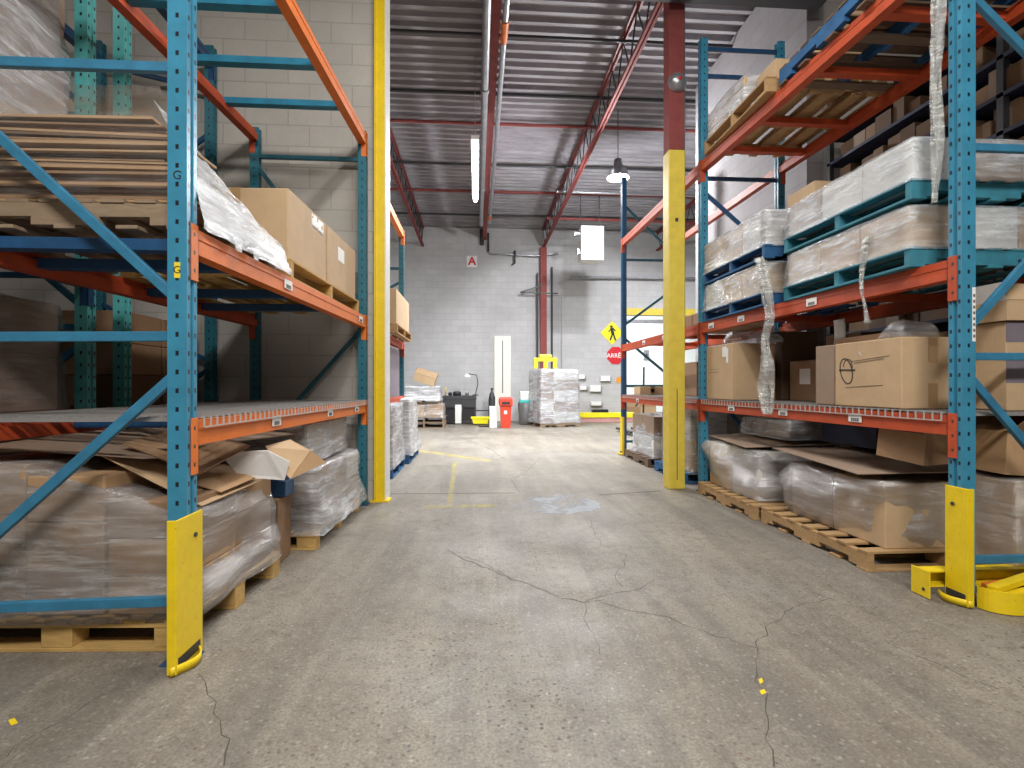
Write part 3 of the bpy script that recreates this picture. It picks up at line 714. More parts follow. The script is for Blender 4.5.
def load(label, x0, x1, y0, y1, z0, z1, nx=2, ny=2, nz=2, film='milky', mats=('card', 'card2', 'white_card'), rz=0, seed=1, flare=.03, amp=.012, bulge=0, taper=0, slope=None, group=None, name='wrapped_load', top=True, zb=-.02, film_h=None, gap=.004):
    rr = random.Random(seed); cx, cy = (x0+x1)/2, (y0+y1)/2; sx, sy, h = (x1-x0)/2, (y1-y0)/2, z1-z0
    t = thing(name, label, 'wrapped load', (cx, cy, z0), rz, group)
    cw, cd, ch = 2*sx/nx, 2*sy/ny, h/nz
    for k in range(nz):
        for i in range(nx):
            for j in range(ny):
                xa, ya = -sx+cw*i+gap/2, -sy+cd*j+gap/2; hh = ch-.003
                if slope:
                    s = slope(xa+cw/2, ya+cd/2); hh = ch*s-.003; zz = k*ch*s
                else: zz = k*ch
                m_ = mats[rr.randrange(len(mats))]; e = rr.uniform(-.004, .004)
                obj('carton', MB().box(xa+.003, xa+cw-gap-.003, ya+.003, ya+cd-gap-.003, zz, zz+hh), m_, t, (e, e, 0), bevel=.006)
    if film: obj('plastic_film', shell(sx, sy, film_h or h, .014, amp, flare, seed, zb, top, slope, bulge, taper), film, t)
    return t
def ribbon_pts(pts, n=40):
    P = [Vector(p) for p in pts]; out = []
    for i in range(n+1):
        f = i/n*(len(P)-1); k = min(int(f), len(P)-2); u = f-k
        p0, p1, p2, p3 = P[max(k-1, 0)], P[k], P[k+1], P[min(k+2, len(P)-1)]
        out.append(.5*((2*p1)+(p2-p0)*u+(2*p0-5*p1+4*p2-p3)*u*u+(3*p1-p0-3*p2+p3)*u**3))
    return out
def strand(name, label, pts, widths, mat='strand', seed=1, strips=3, n=60):
    """hanging gathered tail of stretch film"""
    P = ribbon_pts(pts, n); t = thing(name, label, 'plastic film', tuple(P[0])); o0 = P[0]
    for s in range(strips):
        ph = s*2*PI/strips
        def fn(u, v_):
            i = v_*n; k = min(int(i), n-1); p = P[k].lerp(P[k+1], i-k)-o0
            wi = v_*(len(widths)-1); kk = min(int(wi), len(widths)-2); w = widths[kk]*(1-(wi-kk))+widths[kk+1]*(wi-kk)
            a = ph+v_*3.2+.8*noise.noise(Vector((v_*5, s, seed)))
            x = (u-.5)*w; fold = .35*w*math.sin(u*9+s+v_*14)*.5
            cr = .012*noise.noise(Vector((u*6+s, v_*40, seed)))
            return (p.x+x*math.cos(a)-fold*math.sin(a)+cr, p.y+x*math.sin(a)+fold*math.cos(a)+cr, p.z-.02*u*noise.noise(Vector((s, v_*9, seed))))
        obj('film_strip', MB().grid(fn, 7, n), mat, t)
    return t
def sheet_card(label, pts, mat='card2', th=.006, name='cardboard_sheet', cat='cardboard sheet', group=None):
    c = sum((Vector(p) for p in pts), Vector())/len(pts); t = obj(name, MB().sheet([Vector(p)-c for p in pts], th), mat, None, tuple(c))
    return tag(t, label, cat, group)

# ------------------------------------------------------------------ left rack contents
# floor, near: slumped wrapped load on pine pallet
pallet('pine pallet under the slumped wrapped load, left foreground floor', -2.30, -1.215, 2.30, 3.22, 0, mat='wood_y', along='x', rz=-.06, n=7, seed=2, h=.135, blocks=True)
sl1 = lambda x, y: 1.0 if x < -.15 else 1.0-.30*min(1, (x+.15)/.62)
load('long slumped grey film-wrapped load on floor behind the left yellow post guard', -2.27, -1.235, 2.34, 3.17, .137, .79, 3, 2, 3, 'greyish', ('card4', 'card3', 'card', 'card4', 'card'), rz=-.06, seed=4, flare=.03, amp=.02, slope=sl1, zb=-.02, top=True)
load('brown carton heap with film under the left lower beam, rear of floor bay', -3.6, -2.55, 1.2, 2.3, .13, .95, 2, 2, 2, 'smoky', ('card3', 'card4'), seed=9)
# milky apron of film on the aisle side
# crumpled cardboard on top
c1 = thing('cardboard_heap', 'loose tan cardboard flaps lying over the near wrapped load, left floor', 'cardboard', (-1.5, 2.7, .68))
def cs(par, pts, mat='card2', th=.005): return obj('cardboard_flap', MB().sheet([Vector(p)-Vector(par.location) for p in pts], th), mat, par)
cs(c1, [(-1.24, 2.40, .585), (-1.20, 2.95, .60), (-1.60, 3.02, .74), (-1.72, 2.45, .82)], 'card2')
cs(c1, [(-1.50, 2.42, .80), (-1.35, 2.98, .74), (-1.95, 3.1, .90), (-2.2, 2.42, .86)], 'card4')
cs(c1, [(-1.23, 2.56, .615), (-1.20, 2.86, .63), (-1.38, 2.90, .70), (-1.42, 2.52, .69)], 'card')
# tilted striped sheet just under the beam
sheet_card('wide grey-brown ribbed sheet leaning under the left lower beam', [(-2.3, 2.55, .82), (-1.42, 2.55, .83), (-1.22, 3.6, .80), (-2.3, 3.75, .93)], 'card4')
sheet_card('small brown sheet poking out behind the left foreground post under the beam', [(-1.65, 2.50, .86), (-1.28, 2.46, .72), (-1.24, 2.9, .80), (-1.6, 2.95, .90)], 'card3')
# the two projecting flaps (white printed and tan)
sheet_card('white printed carton flap jutting out over the near floor load', [(-1.36, 2.80, .78), (-1.14, 2.88, .775), (-1.06, 2.98, .70), (-1.08, 2.96, .60), (-1.27, 2.84, .64)], 'white_card', .006)
fl = thing('carton_flap', 'tan folded carton flap pointing into the aisle from the left floor loads', 'cardboard flap', (-1.1, 3.1, .7))
cs(fl, [(-1.06, 2.99, .60), (-1.00, 3.16, .74), (-1.14, 3.22, .80), (-1.20, 3.0, .785)], 'card2')
cs(fl, [(-1.06, 2.99, .60), (-.93, 3.22, .66), (-1.00, 3.16, .74)], 'card')
# floor, far: stepped wrapped load
pallet('pine pallet under the stepped wrapped load, far end of left floor bay', -2.12, -1.09, 3.62, 4.78, 0, mat='wood_y', along='x', rz=-.03, n=7, seed=3, blocks=True)
load('stepped grey wrapped load on floor at the far end of left rack bay', -2.08, -1.09, 3.66, 4.74, .126, .56, 2, 3, 2, 'milky', ('card4', 'white_card', 'card4'), rz=-.03, seed=6, flare=.06, amp=.014, taper=.01, name='wrapped_load')
load('narrower grey wrapped carton block on top of the stepped load, left rack', -2.05, -1.17, 3.62, 4.62, .585, .865, 2, 3, 1, 'milky', ('card4', 'card'), rz=-.03, seed=8, flare=.01, amp=.008, zb=0)
cs2 = carton('blue_tote', 'small dark blue tote wedged between the two left floor loads', -1.36, -1.22, 3.36, 3.52, .42, .52, 'bar_blue', tape=False, cat='tote')
carton('carton', 'brown carton standing on the floor between the left wrapped loads', -1.75, -1.25, 3.31, 3.54, 0, .415, 'card3', rz=0)

# second level
pallet('grey pine pallet under the flattened cardboard stack, left rack', -2.22, -1.20, 2.27, 3.16, 1.792, mat='wood2', along='x', rz=-.04, n=8, seed=5)
st = thing('cardboard_stack', 'tall stack of flattened cardboard under film on left rack upper shelf', 'cardboard stack', (-1.70, 2.29, 1.919), -.04)
rr = random.Random(11); z = 0
for k in range(26):
    f = k/25; L1 = .86*(1-.80*f**1.15)+rr.uniform(-.02, .03); th = .0135
    xa, xb = -.56+rr.uniform(-.05, .09), .47+rr.uniform(-.07, .03)-.10*f
    yq = rr.uniform(0, .045)-.02*f; zl, zr = z+.018*f*math.sin(k*.7), z-.022*f; tk = th*rr.uniform(.55, .95)
    obj('cardboard_sheet', MB().add([(xa,yq,zl),(xb,yq,zr),(xb,L1,zr),(xa,L1,zl),(xa,yq,zl+tk),(xb,yq,zr+tk),(xb,L1,zr+tk),(xa,L1,zl+tk)], [(0,3,2,1),(4,5,6,7),(0,1,5,4),(1,2,6,5),(2,3,7,6),(3,0,4,7)]), ('card', 'card3', 'card', 'card3', 'dimcard')[k % 5], st); z += th+.001
mb = MB().grid(lambda u, v_: (-.60+1.08*u, -.035+.01*noise.noise(Vector((u*8, v_*6, 2)))-.015*math.sin(PI*v_), .0+.385*v_-.04*u*v_), 20, 12)
obj('plastic_film', mb, 'thin', st)
mb = MB()
def fnw(u, v_):
    top = .37*(1-u)**1.15+.045; z = -.125+(top+.125)*v_
    return (.505+.05*(1-v_)+.018*noise.noise(Vector((u*7, v_*3+u*5, 9)))+.012*noise.noise(Vector((u*21, v_*9+u*14, 4)))-.16*v_*v_*(1-u), -.03+.92*u, z)
obj('plastic_film', MB().grid(fnw, 34, 18), 'film_white', st)
mb = MB().grid(lambda u, v_: (.36-.75*u, -.02+.9*v_, .43*(1-v_)**1.25+.05+.02*noise.noise(Vector((u*6, v_*6, 1)))), 14, 22)
obj('plastic_film', mb, 'clear', st)
for i, (yy, ww) in enumerate(((.20, .09), (.38, .08))):
    obj('hanging_tab', MB().sheet([(.56, yy, -.085), (.56, yy+ww, -.085), (.565, yy+ww-.02, -.15), (.565, yy+.02, -.15)], .003), 'film_teal' if i == 0 else 'film_white', st)
pallet('light pine pallet carrying two square tan cartons, left rack', -2.15, -1.115, 3.26, 4.84, 1.792, mat='wood_y', along='x', rz=-.035, n=8, seed=6)
ca = carton('carton', 'square tan carton with crumpled paper label, nearer of two on left upper shelf', -1.80, -1.155, 3.28, 3.98, 1.919, 2.36, 'card2', rz=-.04)
obj('label_sheet', MB().grid(lambda u, v_: (.3235+.006*noise.noise(Vector((u*5, v_*5, 1))), .05+.24*u, .33+.09*v_), 8, 5), 'paper', ca, solid=.001)
cb_ = carton('carton', 'square tan carton with flat white label, farther of two on left upper shelf', -1.76, -1.125, 4.02, 4.78, 1.919, 2.36, 'card2', rz=-.04)
obj('label_sheet', MB().box(.3185, .3195, -.13, .04, .24, .35), 'paper', cb_)
sheet_card('torn brown cardboard tongues behind the film on left upper shelf', [(-1.86, 3.12, 2.19), (-1.62, 3.14, 2.25), (-1.32, 3.17, 2.13), (-1.6, 3.20, 2.09)], 'card')

# row behind
tall = load('tall clear-wrapped load high on the rack behind, upper left corner', -3.55, -2.50, 2.15, 3.30, 1.99, 3.95, 2, 2, 3, 'milky', ('card', 'card2', 'card4'), seed=21, flare=.12, amp=.05, taper=.0, bulge=.03)
pallet('pallet under the tall clear-wrapped load on the rack behind', -3.55, -2.50, 2.15, 3.30, 1.862, mat='wood_d', along='x', seed=7)
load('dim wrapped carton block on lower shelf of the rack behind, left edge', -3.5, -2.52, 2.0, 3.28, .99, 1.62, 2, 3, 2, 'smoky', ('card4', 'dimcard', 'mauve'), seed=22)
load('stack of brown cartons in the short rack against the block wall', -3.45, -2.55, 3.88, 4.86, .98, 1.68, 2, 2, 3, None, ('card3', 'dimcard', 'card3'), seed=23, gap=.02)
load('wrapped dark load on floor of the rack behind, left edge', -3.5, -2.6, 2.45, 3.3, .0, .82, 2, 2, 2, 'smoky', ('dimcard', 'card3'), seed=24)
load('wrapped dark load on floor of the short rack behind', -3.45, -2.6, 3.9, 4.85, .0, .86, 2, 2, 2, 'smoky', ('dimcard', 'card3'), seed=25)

# ------------------------------------------------------------------ left rack beyond the wall
pallet('small pallet under the pale cartons high on the far left rack', -2.1, -1.0, 6.55, 7.9, 1.802, mat='wood', along='x', h=.12, seed=8)
load('pale tan carton stack high on the rack beyond the left wall', -2.0, -1.02, 6.6, 7.85, 1.925, 2.38, 1, 3, 1, None, ('card2', 'card2', 'white_card'), seed=31)
carton('carton', 'tall mauve brown carton on the middle shelf beyond the left wall', -1.95, -1.15, 6.3, 7.7, .98, 1.66, 'mauve')
pallet('blue pallet under the white wrapped load past the left wall, nearer', -2.1, -1.02, 6.3, 7.3, 0, mat='wblue', along='x', seed=9, h=.13)
load('white wrapped load on blue pallet just past the left wall end, nearer', -2.05, -1.05, 6.32, 7.26, .131, .90, 2, 2, 3, 'film_white', ('card4', 'white_card'), seed=32, flare=.02)
pallet('blue pallet under the white wrapped load past the left wall, farther', -2.1, -.98, 7.5, 8.7, 0, mat='wblue', along='x', seed=10, h=.13)
load('white wrapped load on blue pallet past the left wall, farther', -2.0, -1.0, 7.6, 8.6, .131, .94, 2, 2, 3, 'film_white', ('white_card',), seed=33, flare=.05)

# ------------------------------------------------------------------ right rack contents
def XF(y): return 2.495-.110*(y-2.476)/2.834
XR = XF(3.3)
# level 2, near pair of stacked pallets
ya, yb = 2.72, 3.92
pallet('teal pallet, lower of two under the white wrapped loads on right rack near bay', XR-.03, XR+1.0, ya, yb, 1.802, .115, 'wteal', 'x', seed=12, n=7)
load('white wrapped load on the lower teal pallet, right rack near bay', XR-.02, XR+.99, ya+.02, yb-.03, 1.918, 2.158, 3, 3, 1, 'film_teal', ('card', 'card2', 'white_card'), seed=41, flare=.02, amp=.008, zb=-.015)
pallet('teal pallet lying on top of the lower wrapped load, right rack near bay', XR-.04, XR+1.0, ya-.02, yb-.02, 2.178, .115, 'wteal', 'x', seed=13, n=7)
load('white wrapped load on the upper teal pallet, right rack near bay', XR-.02, XR+.99, ya, yb-.05, 2.294, 2.53, 3, 3, 1, 'film_teal', ('card4', 'card', 'white_card'), seed=42, flare=.02, amp=.008, zb=-.015)
# level 2, far pair
ya, yb = 4.10, 5.26; XR = XF(4.6)
pallet('blue pallet, lower of two at far end of right rack near bay', XR-.03, XR+.98, ya, yb, 1.802, .115, 'wblue', 'x', seed=14)
load('white wrapped load with tan strip on the lower blue pallet, right rack', XR-.02, XR+.96, ya+.02, yb-.03, 1.918, 2.17, 2, 3, 1, 'film_teal', ('card2', 'white_card', 'card'), seed=43, flare=.02, amp=.008, zb=-.015)
pallet('blue pallet on top of the lower load at far end of near bay, right rack', XR-.04, XR+.98, ya-.02, yb-.02, 2.19, .115, 'wblue', 'x', seed=15)
load('white and tan wrapped load on the upper blue pallet, right rack', XR-.02, XR+.96, ya, yb-.02, 2.306, 2.60, 2, 3, 1, 'milky', ('card2', 'white_card', 'card'), seed=44, flare=.02, amp=.01, zb=-.015)
carton('carton', 'yellow tan carton standing on the upper load at far end of near bay', XR+.42, XR+.92, 4.12, 4.5, 2.625, 2.86, 'card2')
# level 3
XR = XF(4.5)
pallet('pine pallet seen from below on the top beams of right rack, farther', XR-.06, XR+.98, 4.02, 5.18, 3.532, .13, 'wood', 'x', seed=16, n=8)
load('white wrapped box row at the aisle edge on the top shelf, right rack', XR-.02, XR+.42, 4.45, 5.15, 3.664, 3.93, 1, 2, 1, 'film_white', ('white_card', 'card2'), seed=45, flare=.0)
carton('carton', 'small yellow tan carton behind the white boxes on top shelf', XR+.06, XR+.42, 4.10, 4.38, 3.664, 3.86, 'card2')
carton('carton', 'taller tan carton deeper on the top shelf of right rack', XR+.55, XR+.86, 4.05, 4.40, 3.664, 4.18, 'card2')
XR = XF(3.4)
pallet('blue pallet with dark boards on the top beams of right rack, nearer', XR-.04, XR+.98, 2.78, 3.96, 3.532, .14, 'wood_d', 'y', seed=17, n=9, edge='wblue')
load('dark brown carton load on the blue pallet on top shelf, right rack', XR+.30, XR+.96, 2.82, 3.7, 3.674, 3.95, 2, 2, 1, None, ('card3', 'dimcard'), seed=46)
# level 1
XR = XF(3.0)
bx = carton('carton', 'large tan carton with a scribbled oval mark on right rack lower shelf', XR+.01, XR+.40, 2.84, 3.40, .996, 1.42, 'card2', seam='x', tape=False)
hx = -.195-.0014; hy = lambda q: q
lg = MB()
lg.tube([(hx, .17+.055*math.cos(a)*1.0+.018*math.sin(a), .235+.085*math.sin(a)) for a in [2*PI*i/24 for i in range(25)]], .003, 5)
lg.tube([(hx, .155+.04*math.cos(a), .265+.05*math.sin(a)) for a in [2*PI*i/24 for i in range(14)]], .0025, 5)
lg.tube([(hx, .235, .245), (hx, .09, .24)], .0045, 5)
obj('scribbled_mark', lg, 'ink', bx)
lg = MB()
for (y0_, z0_, y1_, z1_) in ((.12, .298, -.19, .318), (.10, .285, -.15, .303), (.18, .125, -.14, .140)): lg.bar((hx, y0_, z0_), (hx, y1_, z1_), .003, .002)
obj('printed_line', lg, 'ink2', bx)
obj('tape_strip', MB().box(-.03, .03, -.2815, -.28, .28, .42).box(-.03, .03, -.2815, -.28, 0, .15).box(-.03, .03, -.28, .28, .423, .4245), 'tape', bx)
obj('tape_patch', MB().box(-.022, .03, -.2817, -.2802, .27, .37), 'card', bx)
obj('torn_sticker', MB().sheet([(hx-.002, .06, .36), (hx-.006, .035, .345), (hx-.002, .03, .325), (hx-.002, .05, .34)], .001), 'paper', bx)
carton('carton', 'plain mauve tan carton right behind the marked carton', XR+.02, XR+.48, 3.42, 3.62, .996, 1.42, 'card4', tape=False)
carton('carton', 'flat brown carton laid across the tops of the marked cartons', XR+.15, XR+.75, 3.1, 3.6, 1.426, 1.475, 'card3', tape=False)
XR = XF(4.9)
by = carton('carton', 'upright tan carton with white tag at the far end of lower shelf', XR+.02, XR+.45, 4.72, 5.26, .996, 1.54, 'card2', tape=False)
obj('white_tag', MB().box(-.2175, -.2162, -.17, -.08, .42, .52).box(-.2178, -.2162, -.2, -.16, .36, .5), 'paper', by)
obj('printed_line', MB().box(-.2165, -.2155, .0, .22, .27, .274).box(-.2165, -.2155, .02, .20, .30, .303), 'ink2', by)
t = thing('crumpled_film', 'crumpled blue and white film heap on top of the tagged carton', 'plastic film', (2.72, 5.0, 1.545))
obj('film_heap', shell(.18, .24, .12, .0, .05, 0, 5, .005, True, None, 0, .05), 'film_teal', t)
# deep shelf items in the gap; tallest is added, dark to stand for shade
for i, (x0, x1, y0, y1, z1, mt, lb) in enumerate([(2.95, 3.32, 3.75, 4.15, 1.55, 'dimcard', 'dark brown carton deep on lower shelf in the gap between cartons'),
        (2.95, 3.36, 4.25, 4.65, 1.36, 'card3', 'brown carton with paper label deep on the lower shelf'), (2.94, 3.30, 4.76, 5.22, 1.66, 'dimcard', 'added dark carton standing in for shade behind the white tagged carton on lower shelf'), (3.0, 3.36, 2.9, 3.66, 1.40, 'dimcard', 'dark carton at the back of the lower shelf behind the marked carton')]):
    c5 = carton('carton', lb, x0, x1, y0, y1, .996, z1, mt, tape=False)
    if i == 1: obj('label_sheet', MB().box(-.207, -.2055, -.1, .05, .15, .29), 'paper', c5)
t = thing('paper_sheet', 'white paper sheet hanging from a beam in the dark gap of right rack', 'paper', (2.93, 3.90, 1.42))
obj('sheet', MB().grid(lambda u, v_: (.01*math.sin(v_*3), .13*u, -.0+.25*v_), 4, 8), 'paper', t, solid=.001)
# right of the near post, level 1
pb = carton('carton', 'printed mauve and cream carton beside the near right post', 2.90, 3.36, 2.62, 2.82, .996, 1.485, 'card2', tape=False)
obj('printed_band', MB().box(-.231, .231, -.1012, -.0995, .15, .29).box(-.231, .231, -.1012, -.0995, .375, .486), 'mauve', pb)
obj('printed_band', MB().box(-.231, .231, -.1012, -.0995, 0, .15), 'card2', pb)
k3 = MB()
for q in range(7): k3.box(.05+.03*(q % 2), .07+.03*(q % 2), -.102, -.1011, .17+.035*q, .18+.035*q)
obj('printed_mark', k3, 'ink', pb)
open_carton('open tan carton with white papers above the printed carton', 2.88, 3.30, 2.60, 2.88, 1.49, 1.60, 'card2', fl=.10, ang=(75, 60, 110, 80), inner='white_card')
t = thing('crumpled_film', 'crumpled clear film beside the near right post above the marked carton', 'plastic film', (2.66, 2.98, 1.425))
obj('film_heap', shell(.12, .08, .09, .0, .04, 0, 8, .004, True, None, 0, .04), 'clear', t)

# floor level near bay
pallet('worn pine pallet sticking out under the near low wrapped load, right rack', 2.36, 3.44, 2.95, 4.12, 0, .125, 'wood', 'y', seed=18, n=7)
bulg = lambda x, y: 1.0
load('low bulging film-wrapped load on floor, near bay of right rack', 2.50, 3.40, 2.98, 3.92, .126, .53, 2, 2, 1, 'shiny', ('card2', 'card', 'card4'), seed=51, flare=-.03, amp=.04, bulge=.06)
sheet_card('dusty cardboard sheet lying over the near low load, right rack', [(2.38, 3.05, .575), (3.3, 2.96, .60), (3.35, 3.95, .62), (2.46, 4.12, .61)], 'card4')
oc = open_carton('open brown carton on the near low load beside the yellow post guard', 2.55, 3.00, 2.86, 3.14, .68, .86, 'card3', rz=.25, fl=.14, ang=(150, 20, 160, 60), tilt=(.10, 0))
oc2 = open_carton('tipped tan carton to the right of the near right post, floor level', 2.98, 3.38, 2.66, 2.98, .62, .86, 'card', rz=-.12, fl=.12, ang=(160, 30, 40, 60), tilt=(0, .06))
load('film-wrapped low load right of the near right post on the floor', 2.96, 3.46, 2.62, 3.02, .126, .60, 1, 1, 1, 'shiny', ('card2',), seed=52, amp=.02)
pallet('worn pine pallet under the second low load, right rack', 2.33, 3.44, 4.17, 5.27, 0, .12, 'wood', 'y', seed=19, n=8)
load('low bulging film-wrapped load with tan cartons by the blue mid post', 2.44, 3.38, 4.30, 5.24, .121, .56, 2, 2, 1, 'shiny', ('card2', 'card2', 'white_card'), seed=53, flare=-.03, amp=.04, bulge=.06)
sheet_card('bent dark cardboard lid over the low load by the blue mid post', [(2.36, 4.36, .585), (3.35, 4.3, .62), (3.4, 5.25, .66), (2.46, 5.28, .60)], 'card4')
t = thing('blue_bin', 'blue crate coloured dark for the shadow at the back under the right lower beam', 'crate', (3.15, 3.9, .66))
obj('crate_body', MB().box(-.2, .2, -.3, .3, 0, .16).box(-.22, .22, -.32, .32, .16, .18), 'shade_navy', t)  # near-black navy puts the shade under the beam into its colour
load('grey film bundle at the back under the right lower beam', 2.75, 3.35, 4.35, 5.1, .67, .82, 1, 2, 1, 'milky', ('card4',), seed=54, amp=.02)

# far bay of the right rack
pallet('blue pallet under pale cartons behind the yellow column, right rack', 2.38, 3.40, 5.75, 6.75, 0, .125, 'wblue', 'y', seed=26)
load('pale tan wrapped cartons on blue pallet behind the yellow column', 2.48, 3.38, 5.80, 6.70, .126, .86, 2, 2, 2, 'smoky', ('card2', 'white_card', 'card4'), seed=55)
pallet('brown pallet under the rounded wrapped load behind the far yellow post guard', 2.36, 3.36, 6.95, 8.05, 0, .12, 'wood_d', 'y', seed=27)
load('rounded grey film-wrapped load on floor in the far bay of right rack', 2.46, 3.32, 7.0, 7.98, .121, .70, 2, 2, 2, 'milky', ('card4', 'card4', 'white_card'), seed=56, bulge=.04, amp=.03, taper=.06)
carton('carton', 'yellow tan carton near the far post on the far bay shelf', 2.50, 2.9, 7.72, 8.02, .996, 1.12, 'card2')
carton('carton', 'dark brown carton on the far bay shelf behind the column', 2.86, 3.30, 6.5, 7.0, .996, 1.45, 'card3')
load('mixed carton pile on the second level of far bay behind the column', 2.6, 3.34, 5.6, 6.5, 1.81, 2.0, 2, 2, 1, None, ('card3', 'card'), seed=57)

# hanging film tails
strand('film_tail', 'long gathered film tail hanging before the right rack to the lower beam', [(2.36, 4.12, 2.20), (2.36, 4.05, 1.95), (2.37, 4.0, 1.7), (2.36, 4.05, 1.52), (2.36, 4.02, 1.30), (2.37, 4.06, 1.12), (2.36, 4.02, .90)], (.10, .09, .07, .06, .10, .13, .07), 'strand', 3, 4)
strand('film_tail', 'twisted film tail hanging from above left of the near right post', [(2.45, 2.56, 3.45), (2.455, 2.57, 3.1), (2.44, 2.57, 2.8), (2.46, 2.58, 2.45), (2.46, 2.60, 2.12)], (.05, .07, .05, .06, .03), 'strand', 5, 4)
strand('film_tail', 'short film tail dangling over the second beam of right rack', [(2.42, 3.02, 2.06), (2.415, 3.05, 1.93), (2.41, 3.06, 1.75), (2.41, 3.03, 1.62), (2.41, 3.01, 1.52)], (.05, .04, .02, .02, .04), 'strand', 7, 3)

# low yellow end barrier at the right front
t = thing('rack_end_barrier', 'yellow steel channel barrier with bolted end plate at the near right post', 'barrier', (2.385, 2.60, 0))
obj('end_plate', MB().box(-.004, .004, -.055, .06, .004, .148), 'yellow', t, bevel=.002)
obj('bolt_hole', MB().tube([(-.006, -.02, .045), (-.0045, -.02, .045)], .009, 12), 'dark', t)
obj('channel', MB().box(.004, 1.2, -.030, .045, .135, .143).box(.004, 1.2, .038, .045, .065, .135).box(.004, 1.2, -.030, .045, .058, .065), 'yellow', t)
t = thing('base_guard', 'low curved yellow steel guard plate wrapping the floor before the near right post', 'floor guard', (2.54, 2.38, 0))
def cur(u, v_):
    P = [(.0, .06), (.02, .0), (.10, -.045), (.25, -.05), (.5, -.045), (.9, .0)]
    q = ribbon_pts([(a_, b_, 0) for a_, b_ in P], 18)[min(18, int(round(u*18)))]
    return (q.x, q.y, .004+.108*v_)
obj('front_plate', MB().grid(cur, 18, 1, False), 'yellow', t, solid=.008)
obj('brace_bar', MB().bar((.03, .01, .115), (.85, .22, .19), .05, .03), 'yellow', t, bevel=.003)
obj('brace_bar', MB().bar((.06, .00, .085), (.85, .05, .13), .05, .03), 'yellow', t, bevel=.003)
obj('brace_bar', MB().bar((.05, .07, .10), (.85, .14, .16), .03, .04), 'orange', t, bevel=.003)
# ------------------------------------------------------------------ stock shelving behind the right rack
t = thing('stock_shelving', 'dark tiered shelving of stored cartons behind the right rack', 'shelving', (3.85, 2.0, 0))
lv = [.05, .62, 1.15, 1.66, 2.14, 2.42, 2.70, 2.98, 3.26, 3.54, 3.82]
for zz in lv: obj('shelf', MB().box(0, .7, -.2, 3.4, zz, zz+.03), 'shade_navy', t)  # near-black colour stands in for the shaded gaps between carton rows
for yy in (-.2, 1.5, 3.35):
    for xx in (0, .65): obj('upright_post', MB().box(xx, xx+.05, yy, yy+.05, 0, 4.3), 'dark', t)
# carton rows on it, each carton its own thing
proto = None; rr = random.Random(3); n = 0
for zi, zz in enumerate(lv):
    y = 1.90
    while y < 5.15:
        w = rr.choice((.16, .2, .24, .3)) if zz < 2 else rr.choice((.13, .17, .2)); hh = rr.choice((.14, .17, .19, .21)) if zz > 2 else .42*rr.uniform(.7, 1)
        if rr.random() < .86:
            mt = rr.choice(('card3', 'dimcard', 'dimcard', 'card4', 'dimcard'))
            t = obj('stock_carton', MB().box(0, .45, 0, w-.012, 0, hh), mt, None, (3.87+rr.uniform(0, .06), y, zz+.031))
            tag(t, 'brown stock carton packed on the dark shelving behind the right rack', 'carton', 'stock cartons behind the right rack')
        y += w
wg = thing('wire_guard', 'pale wooden rail with thin upright wires behind the right rack', 'guard', (3.70, 2.4, 2.45))
obj('rail', MB().box(-.02, .02, 0, 1.5, 0, .05), 'wood2', wg)
g = MB()
for q in range(9): g.tube([(0, .05+q*.17, .05), (0, .05+q*.17, .34)], .003, 6)
obj('guard_wire', g, 'wire', wg)

# ------------------------------------------------------------------ far end of the hall
FW = YF-.005
def on_wall(px, py, y=FW):
    d = y/ (math.cos(YAW) - ((px-512)/512.0)*math.sin(YAW)); return W(px, py, d)
# letter sign
t = thing('letter_sign', 'white square sign with a red letter A on the far wall', 'sign', tuple(on_wall(472, 261.5)))
obj('plate', MB().box(-.165, .165, -.012, 0, -.18, .18), 'paper', t)
text('lettering', 'A', .36, 'redsign', t, (0, -.013, 0), (PI/2, 0, 0), .001, offset=.012)
# pedestrian diamond
p = on_wall(612, 333); t = thing('pedestrian_sign', 'yellow diamond sign with a black walking figure on the far wall', 'sign', tuple(p))
s = .385; obj('plate', MB().add([(0,-.02,s),(s,-.02,0),(0,-.02,-s),(-s,-.02,0),(0,0,s),(s,0,0),(0,0,-s),(-s,0,0)], [(0,1,2,3),(7,6,5,4),(0,4,5,1),(1,5,6,2),(2,6,7,3),(3,7,4,0)]), 'yelsign', t)
f = MB(); yy = -.026
f.tube([(-.03, yy, .235), (-.03, yy, .18)], .042, 10)
def limb(a, b2, w): f.bar((a[0], yy, a[1]), (b2[0], yy, b2[1]), .006, w, (1, 0, 0)) if abs(a[1]-b2[1]) > abs(a[0]-b2[0]) else f.bar((a[0], yy, a[1]), (b2[0], yy, b2[1]), .006, w)
limb((-.02, .17), (.02, -.03), .10); limb((-.04, .13), (-.12, .03), .035); limb((.03, .15), (.11, .06), .035); limb((.02, -.01), (-.07, -.24), .05); limb((.03, 0), (.11, -.24), .05); limb((.11, -.24), (.14, -.23), .03)
obj('walking_figure', f, 'ink', t)
